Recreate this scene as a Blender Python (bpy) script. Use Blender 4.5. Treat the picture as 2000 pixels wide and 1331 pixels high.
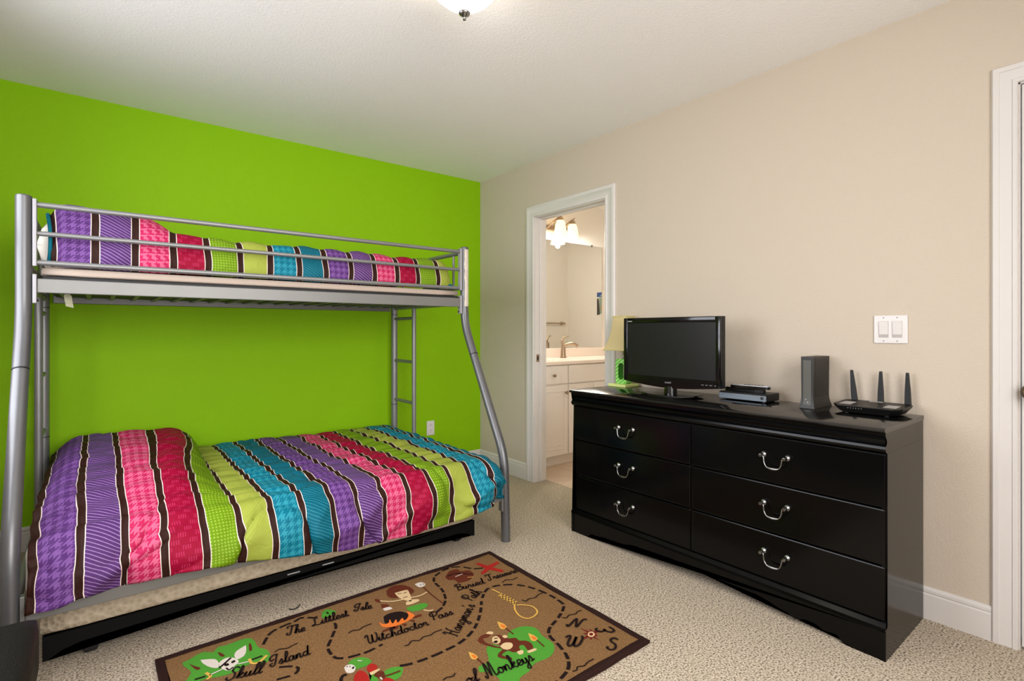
import bpy, bmesh, math, random
from mathutils import Vector, Matrix, noise

for o in list(bpy.data.objects):
    bpy.data.objects.remove(o)
scene = bpy.context.scene
C = scene.collection
PI = math.pi
random.seed(7)

# ------------------------------------------------------------------ camera
cam_d = bpy.data.cameras.new('camera')
cam_d.sensor_width = 36.0
cam_d.lens = 1021.0 / 2000.0 * 36.0
cam_d.shift_y = -18.5 / 2000.0
cam_d.clip_start = 0.05
cam = bpy.data.objects.new('camera', cam_d)
C.objects.link(cam)
cam.location = (-2.607, -3.720, 1.15)
cam.rotation_euler = (PI / 2, 0, -math.atan2(0.6225, 0.7827))
scene.camera = cam

# ------------------------------------------------------------------ light
world = bpy.data.worlds.new('daylight')
scene.world = world
world.use_nodes = True
world.node_tree.nodes['Background'].inputs[0].default_value = (0.80, 0.90, 1.0, 1)
world.node_tree.nodes['Background'].inputs[1].default_value = 1.2

def area(name, loc, rot, sx, sy, power, col):
    l = bpy.data.lights.new(name, 'AREA')
    l.shape = 'RECTANGLE'
    l.size, l.size_y, l.energy, l.color = sx, sy, power, col
    o = bpy.data.objects.new(name, l)
    o.location, o.rotation_euler = loc, rot
    C.objects.link(o)
    return o

# daylight through the side window, plus an area light added as front fill
area('daylight_side_window', (-3.85, -1.75, 1.95), (0, -PI / 2 + 0.35, 0), 2.0, 2.6, 128, (0.92, 0.93, 1.0))
area('front_fill_light', (-1.95, -4.95, 1.80), (PI / 2 - 0.3, 0, 0), 2.60, 2.00, 160, (1.0, 0.965, 0.96))

vs = scene.view_settings
vs.view_transform = 'Standard'
vs.look = 'None'
vs.exposure = 0.15
vs.gamma = 1.0
vs.use_curve_mapping = False
scene.cycles.max_bounces = 10
scene.cycles.diffuse_bounces = 6

# ------------------------------------------------------------------ materials
def s2l(c):
    return tuple(((v / 255.0) / 12.92 if v / 255.0 <= 0.04045 else ((v / 255.0 + 0.055) / 1.055) ** 2.4) for v in c)

class NT:
    """tiny node helper"""
    def __init__(self, m):
        self.t = m.node_tree
        self.n = self.t.nodes
    def new(self, typ, **kw):
        nd = self.n.new(typ)
        for k, v in kw.items():
            setattr(nd, k, v)
        return nd
    def link(self, a, b):
        self.t.links.new(a, b)
    def put(self, sock, v):
        if hasattr(v, 'is_linked') or hasattr(v, 'links'):
            self.t.links.new(v, sock)
        else:
            sock.default_value = v
    def math(self, op, a, b=0.0, c=0.0):
        nd = self.n.new('ShaderNodeMath')
        nd.operation = op
        self.put(nd.inputs[0], a)
        self.put(nd.inputs[1], b)
        self.put(nd.inputs[2], c)
        return nd.outputs[0]
    def mix(self, f, a, b):
        nd = self.n.new('ShaderNodeMix')
        nd.data_type = 'RGBA'
        self.put(nd.inputs[0], f)
        self.put(nd.inputs[6], a)
        self.put(nd.inputs[7], b)
        return nd.outputs[2]

def col4(c):
    return tuple(s2l(c)) + (1.0,)

def mat(name, rgb, rough=0.5, metal=0.0, bump=0.0, bscale=100.0, var=0.0, vscale=20.0, coat=0.0, spec=0.5, emit=0.0, emitc=None, sheen=0.0):
    m = bpy.data.materials.new(name)
    m.use_nodes = True
    k = NT(m)
    b = k.n['Principled BSDF']
    b.inputs['Base Color'].default_value = col4(rgb)
    b.inputs['Roughness'].default_value = rough
    b.inputs['Metallic'].default_value = metal
    b.inputs['Specular IOR Level'].default_value = spec
    b.inputs['Coat Weight'].default_value = coat
    b.inputs['Sheen Weight'].default_value = sheen
    tc = k.new('ShaderNodeTexCoord')
    if var > 0:
        nz = k.new('ShaderNodeTexNoise')
        nz.inputs['Scale'].default_value = vscale
        nz.inputs['Detail'].default_value = 4
        k.link(tc.outputs['Object'], nz.inputs['Vector'])
        lo = tuple(v * (1 - var) for v in s2l(rgb)) + (1,)
        hi = tuple(min(1, v * (1 + var)) for v in s2l(rgb)) + (1,)
        k.link(k.mix(nz.outputs['Fac'], lo, hi), b.inputs['Base Color'])
    if bump > 0:
        nz = k.new('ShaderNodeTexNoise')
        nz.inputs['Scale'].default_value = bscale
        nz.inputs['Detail'].default_value = 3
        k.link(tc.outputs['Object'], nz.inputs['Vector'])
        bp = k.new('ShaderNodeBump')
        bp.inputs['Strength'].default_value = bump
        bp.inputs['Distance'].default_value = 0.01
        k.link(nz.outputs['Fac'], bp.inputs['Height'])
        k.link(bp.outputs['Normal'], b.inputs['Normal'])
    if emit > 0:
        b.inputs['Emission Color'].default_value = col4(emitc or rgb)
        b.inputs['Emission Strength'].default_value = emit
    return m

M = {}
M['green_wall'] = mat('green_wall_paint', (138, 190, 5), 0.6, bump=0.22, bscale=170, spec=0.15)
M['beige_wall'] = mat('beige_wall_paint', (199, 186, 169), 0.6, bump=0.22, bscale=150, spec=0.25)
M['bath_wall'] = mat('cream_bath_paint', (240, 235, 226), 0.6, bump=0.15, bscale=150, spec=0.25)
M['ceiling'] = mat('ceiling_paint', (248, 246, 244), 0.8, bump=0.22, bscale=110, spec=0.15)
M['trim'] = mat('white_trim_paint', (212, 207, 202), 0.4)
M['trim_bath'] = mat('white_vanity_paint', (240, 234, 228), 0.4)
M['counter'] = mat('cultured_marble', (245, 232, 220), 0.25)
M['silver'] = mat('silver_paint', (136, 136, 135), 0.42, metal=0.55, var=0.10, vscale=9)
M['silver_post_dimmed'] = mat('silver_dimmed_paint', (104, 104, 105), 0.38, metal=0.55, var=0.10, vscale=9)  # bed silver with shade put into the colour, against strong window light
M['silver_flat'] = mat('silver_flat_paint', (124, 123, 119), 0.45, metal=0.4, var=0.06, vscale=9)
M['steel_dark'] = mat('dark_steel', (60, 60, 60), 0.45, metal=0.8)
M['plate'] = mat('pale_bracket_paint', (158, 156, 158), 0.45, metal=0.3)
M['residue'] = mat('paper_residue', (205, 195, 178), 0.8, var=0.35, vscale=45)
M['mattress'] = mat('mattress_ticking', (184, 167, 152), 0.85, bump=0.12, bscale=60)
M['sheet'] = mat('white_cotton', (204, 197, 184), 0.85, bump=0.15, bscale=14)
M['tag_paper'] = mat('tag_paper', (225, 222, 195), 0.8)
M['black_metal'] = mat('black_steel', (6, 6, 6), 0.6, spec=0.15)
M['black_rubber'] = mat('black_rubber', (22, 22, 23), 0.6)
M['slot'] = mat('slot_light_tint', (150, 150, 148), 0.6)
M['wood'] = mat('black_lacquer', (5, 5, 5), 0.18, spec=0.2)
M['wood_top'] = mat('black_lacquer_top', (13, 12, 12), 0.13, spec=0.6)
M['chrome'] = mat('polished_chrome', (150, 150, 150), 0.18, metal=1.0)
M['nickel'] = mat('brushed_nickel', (170, 150, 128), 0.3, metal=1.0)
M['bronze'] = mat('aged_bronze', (112, 98, 80), 0.4, metal=0.9)
M['leather'] = mat('dark_brown_leather', (14, 9, 9), 0.5, spec=0.25, bump=0.25, bscale=220, var=0.2, vscale=8)
M['gloss_black'] = mat('gloss_black_plastic', (9, 9, 9), 0.12)
M['black_plastic'] = mat('black_plastic', (12, 12, 12), 0.42, spec=0.35)
M['grey_plastic'] = mat('charcoal_plastic', (34, 31, 27), 0.45)
M['rib'] = mat('charcoal_rib', (24, 22, 19), 0.5)
M['screen'] = mat('dark_screen', (24, 24, 22), 0.3, spec=0.35)
M['smoked'] = mat('smoked_panel', (92, 92, 88), 0.1)
M['boxfront'] = mat('blue_grey_front', (110, 120, 130), 0.3)
M['silver_plastic'] = mat('silver_plastic', (195, 196, 196), 0.22, metal=0.4)
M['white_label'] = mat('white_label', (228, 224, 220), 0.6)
M['logo'] = mat('logo_silver', (150, 150, 150), 0.4)
M['logo_dim'] = mat('logo_dim', (80, 80, 76), 0.5)
M['switch'] = mat('white_switch_plastic', (218, 213, 210), 0.35)
M['switch_gap'] = mat('switch_gap', (178, 172, 168), 0.6)
M['slit'] = mat('dark_slit', (40, 38, 36), 0.7)
M['shade'] = mat('cream_shade_fabric', (240, 226, 178), 0.8, bump=0.1, bscale=240, sheen=0.2)
M['shade_trim'] = mat('cream_shade_trim', (205, 196, 130), 0.8)
M['lamp_base'] = mat('pale_lime_wood', (216, 228, 140), 0.4)
M['lamp_inner'] = mat('bright_green', (66, 168, 30), 0.45)
M['mirror'] = mat('mirror_glass', (238, 238, 234), 0.015, metal=1.0)
M['grout'] = mat('tile_grout', (150, 130, 112), 0.9)
M['tile'] = mat('beige_tile', (214, 192, 168), 0.35, var=0.12, vscale=8)
M['bowl'] = mat('frosted_lamp_glass', (255, 246, 226), 0.4, emit=13.0, emitc=(255, 247, 234))
M['bulb_shade'] = mat('frosted_bell_glass', (255, 236, 200), 0.4, emit=1.3, emitc=(255, 222, 170))
M['thread'] = mat('black_thread', (18, 18, 18), 0.9)
RUGC = {'black': (30, 19, 17), 'green': (74, 142, 48), 'white': (206, 196, 184), 'brown': (92, 42, 26), 'yellow': (206, 162, 78),
        'red': (160, 36, 30), 'darkred': (106, 28, 26), 'cream': (206, 178, 134), 'orange': (214, 112, 46)}
for k_, v_ in RUGC.items():
    M['rug_' + k_] = mat('rug_yarn_' + k_, v_, 0.95, bump=0.3, bscale=500, var=0.25, vscale=260, spec=0.1)
M['rug_border'] = mat('rug_border_yarn', (44, 26, 22), 0.95, bump=0.3, bscale=500, var=0.3, vscale=260, spec=0.1)
M['rug'] = mat('rug_tan_yarn', (126, 94, 60), 0.95, bump=0.5, bscale=300, var=0.75, vscale=170, spec=0.1)

def carpet_material():
    m = bpy.data.materials.new('speckled_carpet')
    m.use_nodes = True
    k = NT(m)
    b = k.n['Principled BSDF']
    b.inputs['Roughness'].default_value = 1.0
    b.inputs['Specular IOR Level'].default_value = 0.1
    tc = k.new('ShaderNodeTexCoord')
    n1 = k.new('ShaderNodeTexNoise'); n1.inputs['Scale'].default_value = 150; n1.inputs['Detail'].default_value = 2
    n2 = k.new('ShaderNodeTexNoise'); n2.inputs['Scale'].default_value = 260; n2.inputs['Detail'].default_value = 1
    n3 = k.new('ShaderNodeTexNoise'); n3.inputs['Scale'].default_value = 5; n3.inputs['Detail'].default_value = 2
    for n in (n1, n2, n3):
        k.link(tc.outputs['Object'], n.inputs['Vector'])
    r1 = k.new('ShaderNodeValToRGB')
    e = r1.color_ramp.elements
    e[0].position = 0.35; e[0].color = col4((56, 42, 33))
    e[1].position = 0.62; e[1].color = col4((210, 197, 177))
    el = r1.color_ramp.elements.new(0.44); el.color = col4((160, 144, 121))
    k.link(n1.outputs['Fac'], r1.inputs['Fac'])
    f = k.math('MULTIPLY', n2.outputs['Fac'], 0.25)
    c = k.mix(f, r1.outputs['Color'], col4((232, 220, 202)))
    c2 = k.mix(k.math('MULTIPLY', n3.outputs['Fac'], 0.16), c, col4((150, 132, 112)))
    k.link(c2, b.inputs['Base Color'])
    bp = k.new('ShaderNodeBump'); bp.inputs['Strength'].default_value = 0.7; bp.inputs['Distance'].default_value = 0.008
    k.link(n1.outputs['Fac'], bp.inputs['Height'])
    k.link(bp.outputs['Normal'], b.inputs['Normal'])
    return m
M['carpet'] = carpet_material()

def comforter_material(name, period, offset):
    """UV in metres on the flat cloth: u along the bed, v across it. Bands repeat every 8."""
    m = bpy.data.materials.new(name)
    m.use_nodes = True
    k = NT(m)
    b = k.n['Principled BSDF']
    b.inputs['Roughness'].default_value = 0.6
    b.inputs['Specular IOR Level'].default_value = 0.15
    uv = k.new('ShaderNodeUVMap'); uv.uv_map = 'flat'
    sp = k.new('ShaderNodeSeparateXYZ')
    k.link(uv.outputs['UV'], sp.inputs[0])
    u, v = sp.outputs[0], sp.outputs[1]
    s = k.math('DIVIDE', k.math('SUBTRACT', u, offset), period)
    fr = k.math('FRACT', s)
    idx = k.math('FLOORED_MODULO', k.math('FLOOR', s), 8.0)
    def ramp(cols):
        r = k.new('ShaderNodeValToRGB')
        r.color_ramp.interpolation = 'CONSTANT'
        e = r.color_ramp.elements
        e[0].position = 0.0; e[0].color = col4(cols[0])
        e[1].position = 1 / 8.0; e[1].color = col4(cols[1])
        for i in range(2, 8):
            q = e.new(i / 8.0); q.color = col4(cols[i])
        k.link(k.math('DIVIDE', k.math('ADD', idx, 0.5), 8.0), r.inputs['Fac'])
        return r.outputs['Color']
    base = ramp([(82, 46, 106), (78, 44, 100), (180, 34, 82), (142, 2, 44), (100, 136, 8), (152, 162, 66), (6, 104, 126), (0, 88, 106)])
    alt = ramp([(122, 82, 148), (160, 130, 174), (208, 100, 132), (176, 44, 84), (150, 174, 62), (134, 148, 48), (44, 142, 158), (52, 130, 144)])
    um = k.math('MULTIPLY', fr, period)
    def sq(x):      # square wave 0/1
        return k.math('LESS_THAN', k.math('FRACT', x), 0.5)
    g = 1 / 0.028
    # houndstooth-like broken check
    a1 = sq(k.math('MULTIPLY', um, g)); a2 = sq(k.math('MULTIPLY', v, g))
    dg = sq(k.math('MULTIPLY', k.math('ADD', um, v), 2 * g))
    both = k.math('MULTIPLY', a1, a2)
    neither = k.math('MULTIPLY', k.math('SUBTRACT', 1, a1), k.math('SUBTRACT', 1, a2))
    mid = k.math('MULTIPLY', k.math('SUBTRACT', k.math('SUBTRACT', 1, both), neither), dg)
    hound = k.math('ADD', both, mid)
    # fine diagonal pin lines
    pin = k.math('LESS_THAN', k.math('FRACT', k.math('MULTIPLY', k.math('SUBTRACT', v, k.math('MULTIPLY', um, 0.6)), 1 / 0.0125)), 0.2)
    # dots
    du = k.math('SUBTRACT', k.math('FRACT', k.math('MULTIPLY', um, 1 / 0.011)), 0.5)
    dv = k.math('SUBTRACT', k.math('FRACT', k.math('MULTIPLY', v, 1 / 0.011)), 0.5)
    dot = k.math('LESS_THAN', k.math('ADD', k.math('MULTIPLY', du, du), k.math('MULTIPLY', dv, dv)), 0.07)
    # little upright dashes in blocks
    blk = k.math('LESS_THAN', k.math('FRACT', k.math('ADD', k.math('MULTIPLY', um, 1 / 0.05), k.math('MULTIPLY', k.math('FLOOR', k.math('MULTIPLY', v, 1 / 0.02)), 0.37))), 0.5)
    bar = k.math('LESS_THAN', k.math('FRACT', k.math('MULTIPLY', um, 1 / 0.0065)), 0.4)
    row = k.math('LESS_THAN', k.math('FRACT', k.math('MULTIPLY', v, 1 / 0.02)), 0.7)
    dash = k.math('MULTIPLY', k.math('MULTIPLY', blk, bar), row)
    pl = k.math('LESS_THAN', k.math('FRACT', k.math('MULTIPLY', k.math('ADD', um, v), 1 / 0.012)), 0.25)
    def isb(*ids):
        r = None
        for i in ids:
            c = k.math('COMPARE', idx, float(i), 0.1)
            r = c if r is None else k.math('ADD', r, c)
        return r
    fac = k.math('MULTIPLY', hound, isb(0, 2, 6))
    fac = k.math('ADD', fac, k.math('MULTIPLY', pin, isb(1, 7)))
    fac = k.math('ADD', fac, k.math('MULTIPLY', dot, isb(4)))
    fac = k.math('ADD', fac, k.math('MULTIPLY', dash, isb(3)))
    fac = k.math('ADD', fac, k.math('MULTIPLY', pl, k.math('MULTIPLY', isb(5), 0.6)))
    c = k.mix(k.math('MULTIPLY', fac, 0.85), base, alt)
    # brown strip centred on fr = 0 with white piping either side
    dist = k.math('SUBTRACT', 0.5, k.math('ABSOLUTE', k.math('SUBTRACT', fr, 0.5)))
    c = k.mix(k.math('LESS_THAN', dist, 0.125), c, col4((224, 208, 196)))
    c = k.mix(k.math('LESS_THAN', dist, 0.102), c, col4((46, 22, 15)))
    k.link(c, b.inputs['Base Color'])
    cz = k.new('ShaderNodeTexNoise'); cz.inputs['Scale'].default_value = 24; cz.inputs['Detail'].default_value = 3; cz.inputs['Distortion'].default_value = 1.2
    k.link(uv.outputs['UV'], cz.inputs['Vector'])
    bp = k.new('ShaderNodeBump'); bp.inputs['Strength'].default_value = 0.35; bp.inputs['Distance'].default_value = 0.012
    k.link(cz.outputs['Fac'], bp.inputs['Height'])
    k.link(bp.outputs['Normal'], b.inputs['Normal'])
    return m
M['comforter_low'] = comforter_material('striped_comforter_lower', 0.1190, 0.0)
M['comforter_up'] = comforter_material('striped_comforter_upper', 0.1325, 0.0)

def stripe_material():
    m = bpy.data.materials.new('green_diagonal_stripe')
    m.use_nodes = True
    k = NT(m)
    b = k.n['Principled BSDF']
    b.inputs['Roughness'].default_value = 0.45
    tc = k.new('ShaderNodeTexCoord')
    sp = k.new('ShaderNodeSeparateXYZ')
    k.link(tc.outputs['Object'], sp.inputs[0])
    d = k.math('ADD', sp.outputs[2], k.math('ADD', k.math('MULTIPLY', sp.outputs[1], 0.7), k.math('MULTIPLY', sp.outputs[0], -0.5)))
    f = k.math('LESS_THAN', k.math('FRACT', k.math('MULTIPLY', d, 1 / 0.022)), 0.5)
    k.link(k.mix(f, col4((100, 196, 66)), col4((178, 226, 140))), b.inputs['Base Color'])
    return m
M['lamp_stripe'] = stripe_material()

def quilt_material():
    m = mat('quilted_damask', (206, 188, 164), 0.8)
    k = NT(m)
    b = k.n['Principled BSDF']
    tc = k.new('ShaderNodeTexCoord')
    w = k.new('ShaderNodeTexVoronoi'); w.inputs['Scale'].default_value = 55
    k.link(tc.outputs['Object'], w.inputs['Vector'])
    bp = k.new('ShaderNodeBump'); bp.inputs['Strength'].default_value = 0.5; bp.inputs['Distance'].default_value = 0.01
    k.link(w.outputs['Distance'], bp.inputs['Height'])
    k.link(bp.outputs['Normal'], b.inputs['Normal'])
    k.link(k.mix(w.outputs['Distance'], col4((156, 140, 116)), col4((190, 174, 150))), b.inputs['Base Color'])
    return m
M['quilt'] = quilt_material()

def pane_material():
    m = bpy.data.materials.new('window_glass')
    m.use_nodes = True
    k = NT(m)
    k.n.remove(k.n['Principled BSDF'])
    t = k.new('ShaderNodeBsdfTransparent'); g = k.new('ShaderNodeBsdfGlossy'); g.inputs['Roughness'].default_value = 0.02
    x = k.new('ShaderNodeMixShader'); x.inputs[0].default_value = 0.06
    k.link(t.outputs[0], x.inputs[1]); k.link(g.outputs[0], x.inputs[2])
    k.link(x.outputs[0], k.n['Material Output'].inputs['Surface'])
    return m
M['pane'] = pane_material()

# ------------------------------------------------------------------ geometry helpers
def wloc(o):
    v = Vector((0, 0, 0))
    while o is not None:
        v += o.location
        o = o.parent
    return v

def obj(name, bm, m, parent=None, smooth=False, origin=None):
    """bm holds world coordinates; the object is placed at origin (or its parent's)"""
    base = wloc(parent) if parent else (Vector(origin) if origin else Vector((0, 0, 0)))
    bmesh.ops.translate(bm, verts=bm.verts, vec=-base)
    bmesh.ops.recalc_face_normals(bm, faces=bm.faces)
    me = bpy.data.meshes.new(name)
    bm.to_mesh(me)
    bm.free()
    me.materials.append(M[m] if isinstance(m, str) else m)
    if smooth:
        for p in me.polygons:
            p.use_smooth = True
        if smooth is not True:
            me.set_sharp_from_angle(angle=math.radians(smooth))
    o = bpy.data.objects.new(name, me)
    C.objects.link(o)
    if parent:
        o.parent = parent
    else:
        o.location = base
    return o

def tag(o, label, cat, group=None):
    o['label'] = label
    o['category'] = cat
    if group:
        o['group'] = group
    return o

def thing(name, label, cat, loc, group=None):
    o = bpy.data.objects.new(name, None)
    o.empty_display_size = 0.1
    o.location = loc
    C.objects.link(o)
    return tag(o, label, cat, group)

def struct(o, label=None):
    o['kind'] = 'structure'
    if label:
        o['label'] = label
    return o

def B():
    return bmesh.new()

def box(bm, x0, x1, y0, y1, z0, z1, bev=0.0, seg=2):
    x0, x1 = min(x0, x1), max(x0, x1); y0, y1 = min(y0, y1), max(y0, y1); z0, z1 = min(z0, z1), max(z0, z1)
    r = bmesh.ops.create_cube(bm, size=1.0)
    vs_ = r['verts']
    for v in vs_:
        v.co = Vector((x0 + (v.co.x + .5) * (x1 - x0), y0 + (v.co.y + .5) * (y1 - y0), z0 + (v.co.z + .5) * (z1 - z0)))
    if bev > 0:
        es = list({e for v in vs_ for e in v.link_edges})
        bmesh.ops.bevel(bm, geom=es, offset=bev, segments=seg, affect='EDGES', profile=0.5)
    return bm

def bx(*a, **k):
    return box(B(), *a, **k)

def smooth_path(pts, n=8):
    P = [Vector(p) for p in pts]
    out = []
    for i in range(len(P) - 1):
        p0 = P[max(i - 1, 0)]; p1 = P[i]; p2 = P[i + 1]; p3 = P[min(i + 2, len(P) - 1)]
        for j in range(n):
            t = j / n
            out.append(0.5 * ((2 * p1) + (p2 - p0) * t + (2 * p0 - 5 * p1 + 4 * p2 - p3) * t * t + (3 * p1 - p0 - 3 * p2 + p3) * t ** 3))
    out.append(P[-1])
    return out

def fillet(pts, r, n=8):
    P = [Vector(p) for p in pts]
    out = [P[0]]
    for i in range(1, len(P) - 1):
        a = (P[i - 1] - P[i]); b = (P[i + 1] - P[i])
        d = min(r, a.length * .45, b.length * .45)
        p0 = P[i] + a.normalized() * d; p2 = P[i] + b.normalized() * d
        for j in range(n + 1):
            t = j / n
            out.append(p0 * (1 - t) ** 2 + P[i] * 2 * t * (1 - t) + p2 * t * t)
    out.append(P[-1])
    return out

def tube(bm, pts, r, seg=14, cap=True):
    P = [Vector(p) for p in pts]
    rs = r if isinstance(r, (list, tuple)) else [r] * len(P)
    rings = []
    up = None
    for i, p in enumerate(P):
        if i == 0: t = P[1] - P[0]
        elif i == len(P) - 1: t = P[-1] - P[-2]
        else: t = (P[i + 1] - P[i]).normalized() + (P[i] - P[i - 1]).normalized()
        t.normalize()
        if up is None:
            up = Vector((0, 0, 1)) if abs(t.z) < 0.9 else Vector((1, 0, 0))
        a = t.cross(up).normalized()
        up = a.cross(t).normalized()
        rings.append([bm.verts.new(p + (a * math.cos(2 * PI * q / seg) + up * math.sin(2 * PI * q / seg)) * rs[i]) for q in range(seg)])
    for i in range(len(rings) - 1):
        for q in range(seg):
            bm.faces.new((rings[i][q], rings[i][(q + 1) % seg], rings[i + 1][(q + 1) % seg], rings[i + 1][q]))
    if cap:
        bm.faces.new(rings[0][::-1]); bm.faces.new(rings[-1])
    return bm

def lathe(bm, prof, c, axis='z', seg=32):
    """prof: list of (radius, height along axis) around centre c"""
    ax = {'x': (Vector((1, 0, 0)), Vector((0, 1, 0)), Vector((0, 0, 1))),
          '-x': (Vector((-1, 0, 0)), Vector((0, 1, 0)), Vector((0, 0, 1))),
          'y': (Vector((0, 1, 0)), Vector((1, 0, 0)), Vector((0, 0, 1))),
          'z': (Vector((0, 0, 1)), Vector((1, 0, 0)), Vector((0, 1, 0)))}[axis]
    c = Vector(c)
    rings = []
    for r, h in prof:
        r = max(r, 1e-5)
        rings.append([bm.verts.new(c + ax[0] * h + (ax[1] * math.cos(2 * PI * q / seg) + ax[2] * math.sin(2 * PI * q / seg)) * r) for q in range(seg)])
    for i in range(len(rings) - 1):
        for q in range(seg):
            bm.faces.new((rings[i][q], rings[i][(q + 1) % seg], rings[i + 1][(q + 1) % seg], rings[i + 1][q]))
    bm.faces.new(rings[0][::-1]); bm.faces.new(rings[-1])
    return bm

def prism(bm, pts, f, d0, d1):
    """closed outline pts (2D) placed by f(a, b, depth) at depth d0 and d1"""
    a = [bm.verts.new(f(p[0], p[1], d0)) for p in pts]
    b = [bm.verts.new(f(p[0], p[1], d1)) for p in pts]
    n = len(pts)
    for i in range(n):
        bm.faces.new((a[i], a[(i + 1) % n], b[(i + 1) % n], b[i]))
    fa = bm.faces.new(a[::-1]); fb = bm.faces.new(b)
    bmesh.ops.triangulate(bm, faces=[fa, fb], ngon_method='EAR_CLIP')
    return bm

XZ_Y = lambda a, b, d: Vector((a, d, b))     # outline in x-z, extruded along y
YZ_X = lambda a, b, d: Vector((d, a, b))     # outline in y-z, extruded along x
XY_Z = lambda a, b, d: Vector((a, b, d))

def share(src, name, parent, offset):
    o = src.copy()
    o.name = name
    C.objects.link(o)
    o.parent = parent
    o.location = offset
    return o

# ================================================================== SETTING
H = 2.44
XL, YF = -3.13, -4.30        # left wall and wall behind the camera
struct(obj('floor', bx(XL - .1, 0.112, YF - .1, 0.1, -0.06, 0.0), 'carpet'), 'beige speckled carpet floor')
struct(obj('ceiling', bx(XL - .1, 2.7, YF - .1, 0.12, H, H + .1), 'ceiling'))
struct(obj('wall_back', bx(XL - .1, 0.0, 0.0, 0.1, 0, H), 'green_wall'), 'bright lime green wall')

def wall_holes(axis, c0, c1, a0, a1, holes):
    """wall slab between c0..c1 across, a0..a1 along, with rectangular holes (a_lo, a_hi, z_lo, z_hi)"""
    bm = B()
    def bb(p, q, z0, z1):
        if q - p < 1e-4 or z1 - z0 < 1e-4: return
        if axis == 'x': box(bm, c0, c1, p, q, z0, z1)
        else: box(bm, p, q, c0, c1, z0, z1)
    cur = a0
    for lo, hi, z0, z1 in sorted(holes):
        bb(cur, lo, 0, H); bb(lo, hi, 0, z0); bb(lo, hi, z1, H)
        cur = hi
    bb(cur, a1, 0, H)
    return bm

D1 = (-1.45, -0.70, 2.035)    # bathroom doorway rough opening
D2 = (-4.17, -3.355, 2.07)    # second door
struct(obj('wall_right', wall_holes('x', 0.0, 0.115, YF - .1, 0.1, [(D1[0], D1[1], 0, D1[2]), (D2[0], D2[1], 0, D2[2])]), 'beige_wall'))
struct(obj('wall_left', wall_holes('x', XL - .1, XL, YF - .1, 0.0, [(-2.53, -0.97, 0.88, 2.22)]), 'beige_wall'))
struct(obj('wall_front', wall_holes('y', YF - .1, YF, XL, 0.0, [(-2.98, -0.92, 0.48, 2.24)]), 'beige_wall'))

def window(name, axis, c, a0, a1, z0, z1, sgn):
    """c: inner wall face, sgn: direction towards the outside"""
    r = thing(name, '', '', (c, a0, z0) if axis == 'x' else (a0, c, z0))
    del r['label']; del r['category']
    struct(r)
    def bb(p, q, z_0, z_1, d0, d1, bev=0.004):
        return bx(c + sgn * d0, c + sgn * d1, p, q, z_0, z_1, bev=bev) if axis == 'x' else bx(p, q, c + sgn * d0, c + sgn * d1, z_0, z_1, bev=bev)
    for p, q, s, t in ((a0, a0 + .05, z0, z1), (a1 - .05, a1, z0, z1), (a0 + .05, a1 - .05, z0, z0 + .05), (a0 + .05, a1 - .05, z1 - .05, z1)):
        obj('window_frame', bb(p, q, s, t, .04, .09), 'trim', r)
    mid = (z0 + z1) / 2
    obj('meeting_rail', bb(a0 + .05, a1 - .05, mid - .02, mid + .02, .05, .085), 'trim', r)
    obj('window_sill', bb(a0 - .04, a1 + .04, z0 - .03, z0, -.05, .1), 'trim', r)
    obj('pane', bb(a0 + .05, a1 - .05, z0 + .05, mid - .02, .06, .066, 0), 'pane', r)
    obj('pane', bb(a0 + .05, a1 - .05, mid + .02, z1 - .05, .06, .066, 0), 'pane', r)
window('window_1', 'x', XL, -2.53, -0.97, 0.88, 2.22, -1)
window('fill_window', 'y', YF, -2.98, -0.92, 0.48, 2.24, -1)  # added window behind the camera, an opening for the front fill light

# bathroom shell
BX, BY0, BY1 = 2.60, -1.54, 0.02
struct(obj('wall_bathroom_back', bx(0.115, BX + .1, BY1, BY1 + .1, 0, H), 'bath_wall'))
struct(obj('wall_bathroom_right', bx(BX, BX + .1, BY0 - .1, BY1, 0, H), 'bath_wall'))
struct(obj('wall_bathroom_front', bx(0.115, BX, BY0 - .1, BY0, 0, H), 'bath_wall'))
bf = struct(obj('floor_bathroom', bx(0.1125, BX, BY0, BY1, -0.06, -0.004), 'grout', origin=(0.1125, BY0, 0)))
tile0 = None
for i in range(8):
    for j in range(5):
        x = 0.1155 + i * 0.33; y = BY0 + 0.0 + j * 0.33 + 0.003
        if tile0 is None:
            tile0 = obj('tile', bx(x, x + .325, y, y + .325, -0.008, 0.0, bev=.0015, seg=1), 'tile', bf)
        elif x + .325 < BX + .2 and y + .3 < BY1 + .1:
            share(tile0, 'tile', bf, (i * 0.33, j * 0.33, 0))

# baseboards
BP = [(0, 0), (.014, 0), (.014, .098), (.0095, .103), (.0125, .108), (.0125, .117), (.005, .127), (0, .127)]
def baseboard(name, axis, c, a0, a1, sgn):
    f = (lambda a, b, d: Vector((c + sgn * a, d, b))) if axis == 'x' else (lambda a, b, d: Vector((d, c + sgn * a, b)))
    return prism(B(), BP, f, a0, a1)
struct(obj('baseboard_back', baseboard('b', 'y', 0, XL, 0.0, -1), 'trim'))
b_ = baseboard('b', 'x', 0, -0.633, -0.014, -1)
f_ = lambda a, b, d: Vector((-a, d, b))
prism(b_, BP, f_, -3.309, -1.516)
struct(obj('baseboard_right', b_, 'trim'))
struct(obj('baseboard_left', baseboard('b', 'x', XL, YF, -0.014, 1), 'trim'))
struct(obj('baseboard_front', baseboard('b', 'y', YF, XL + .014, -0.014, 1), 'trim'))

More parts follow.
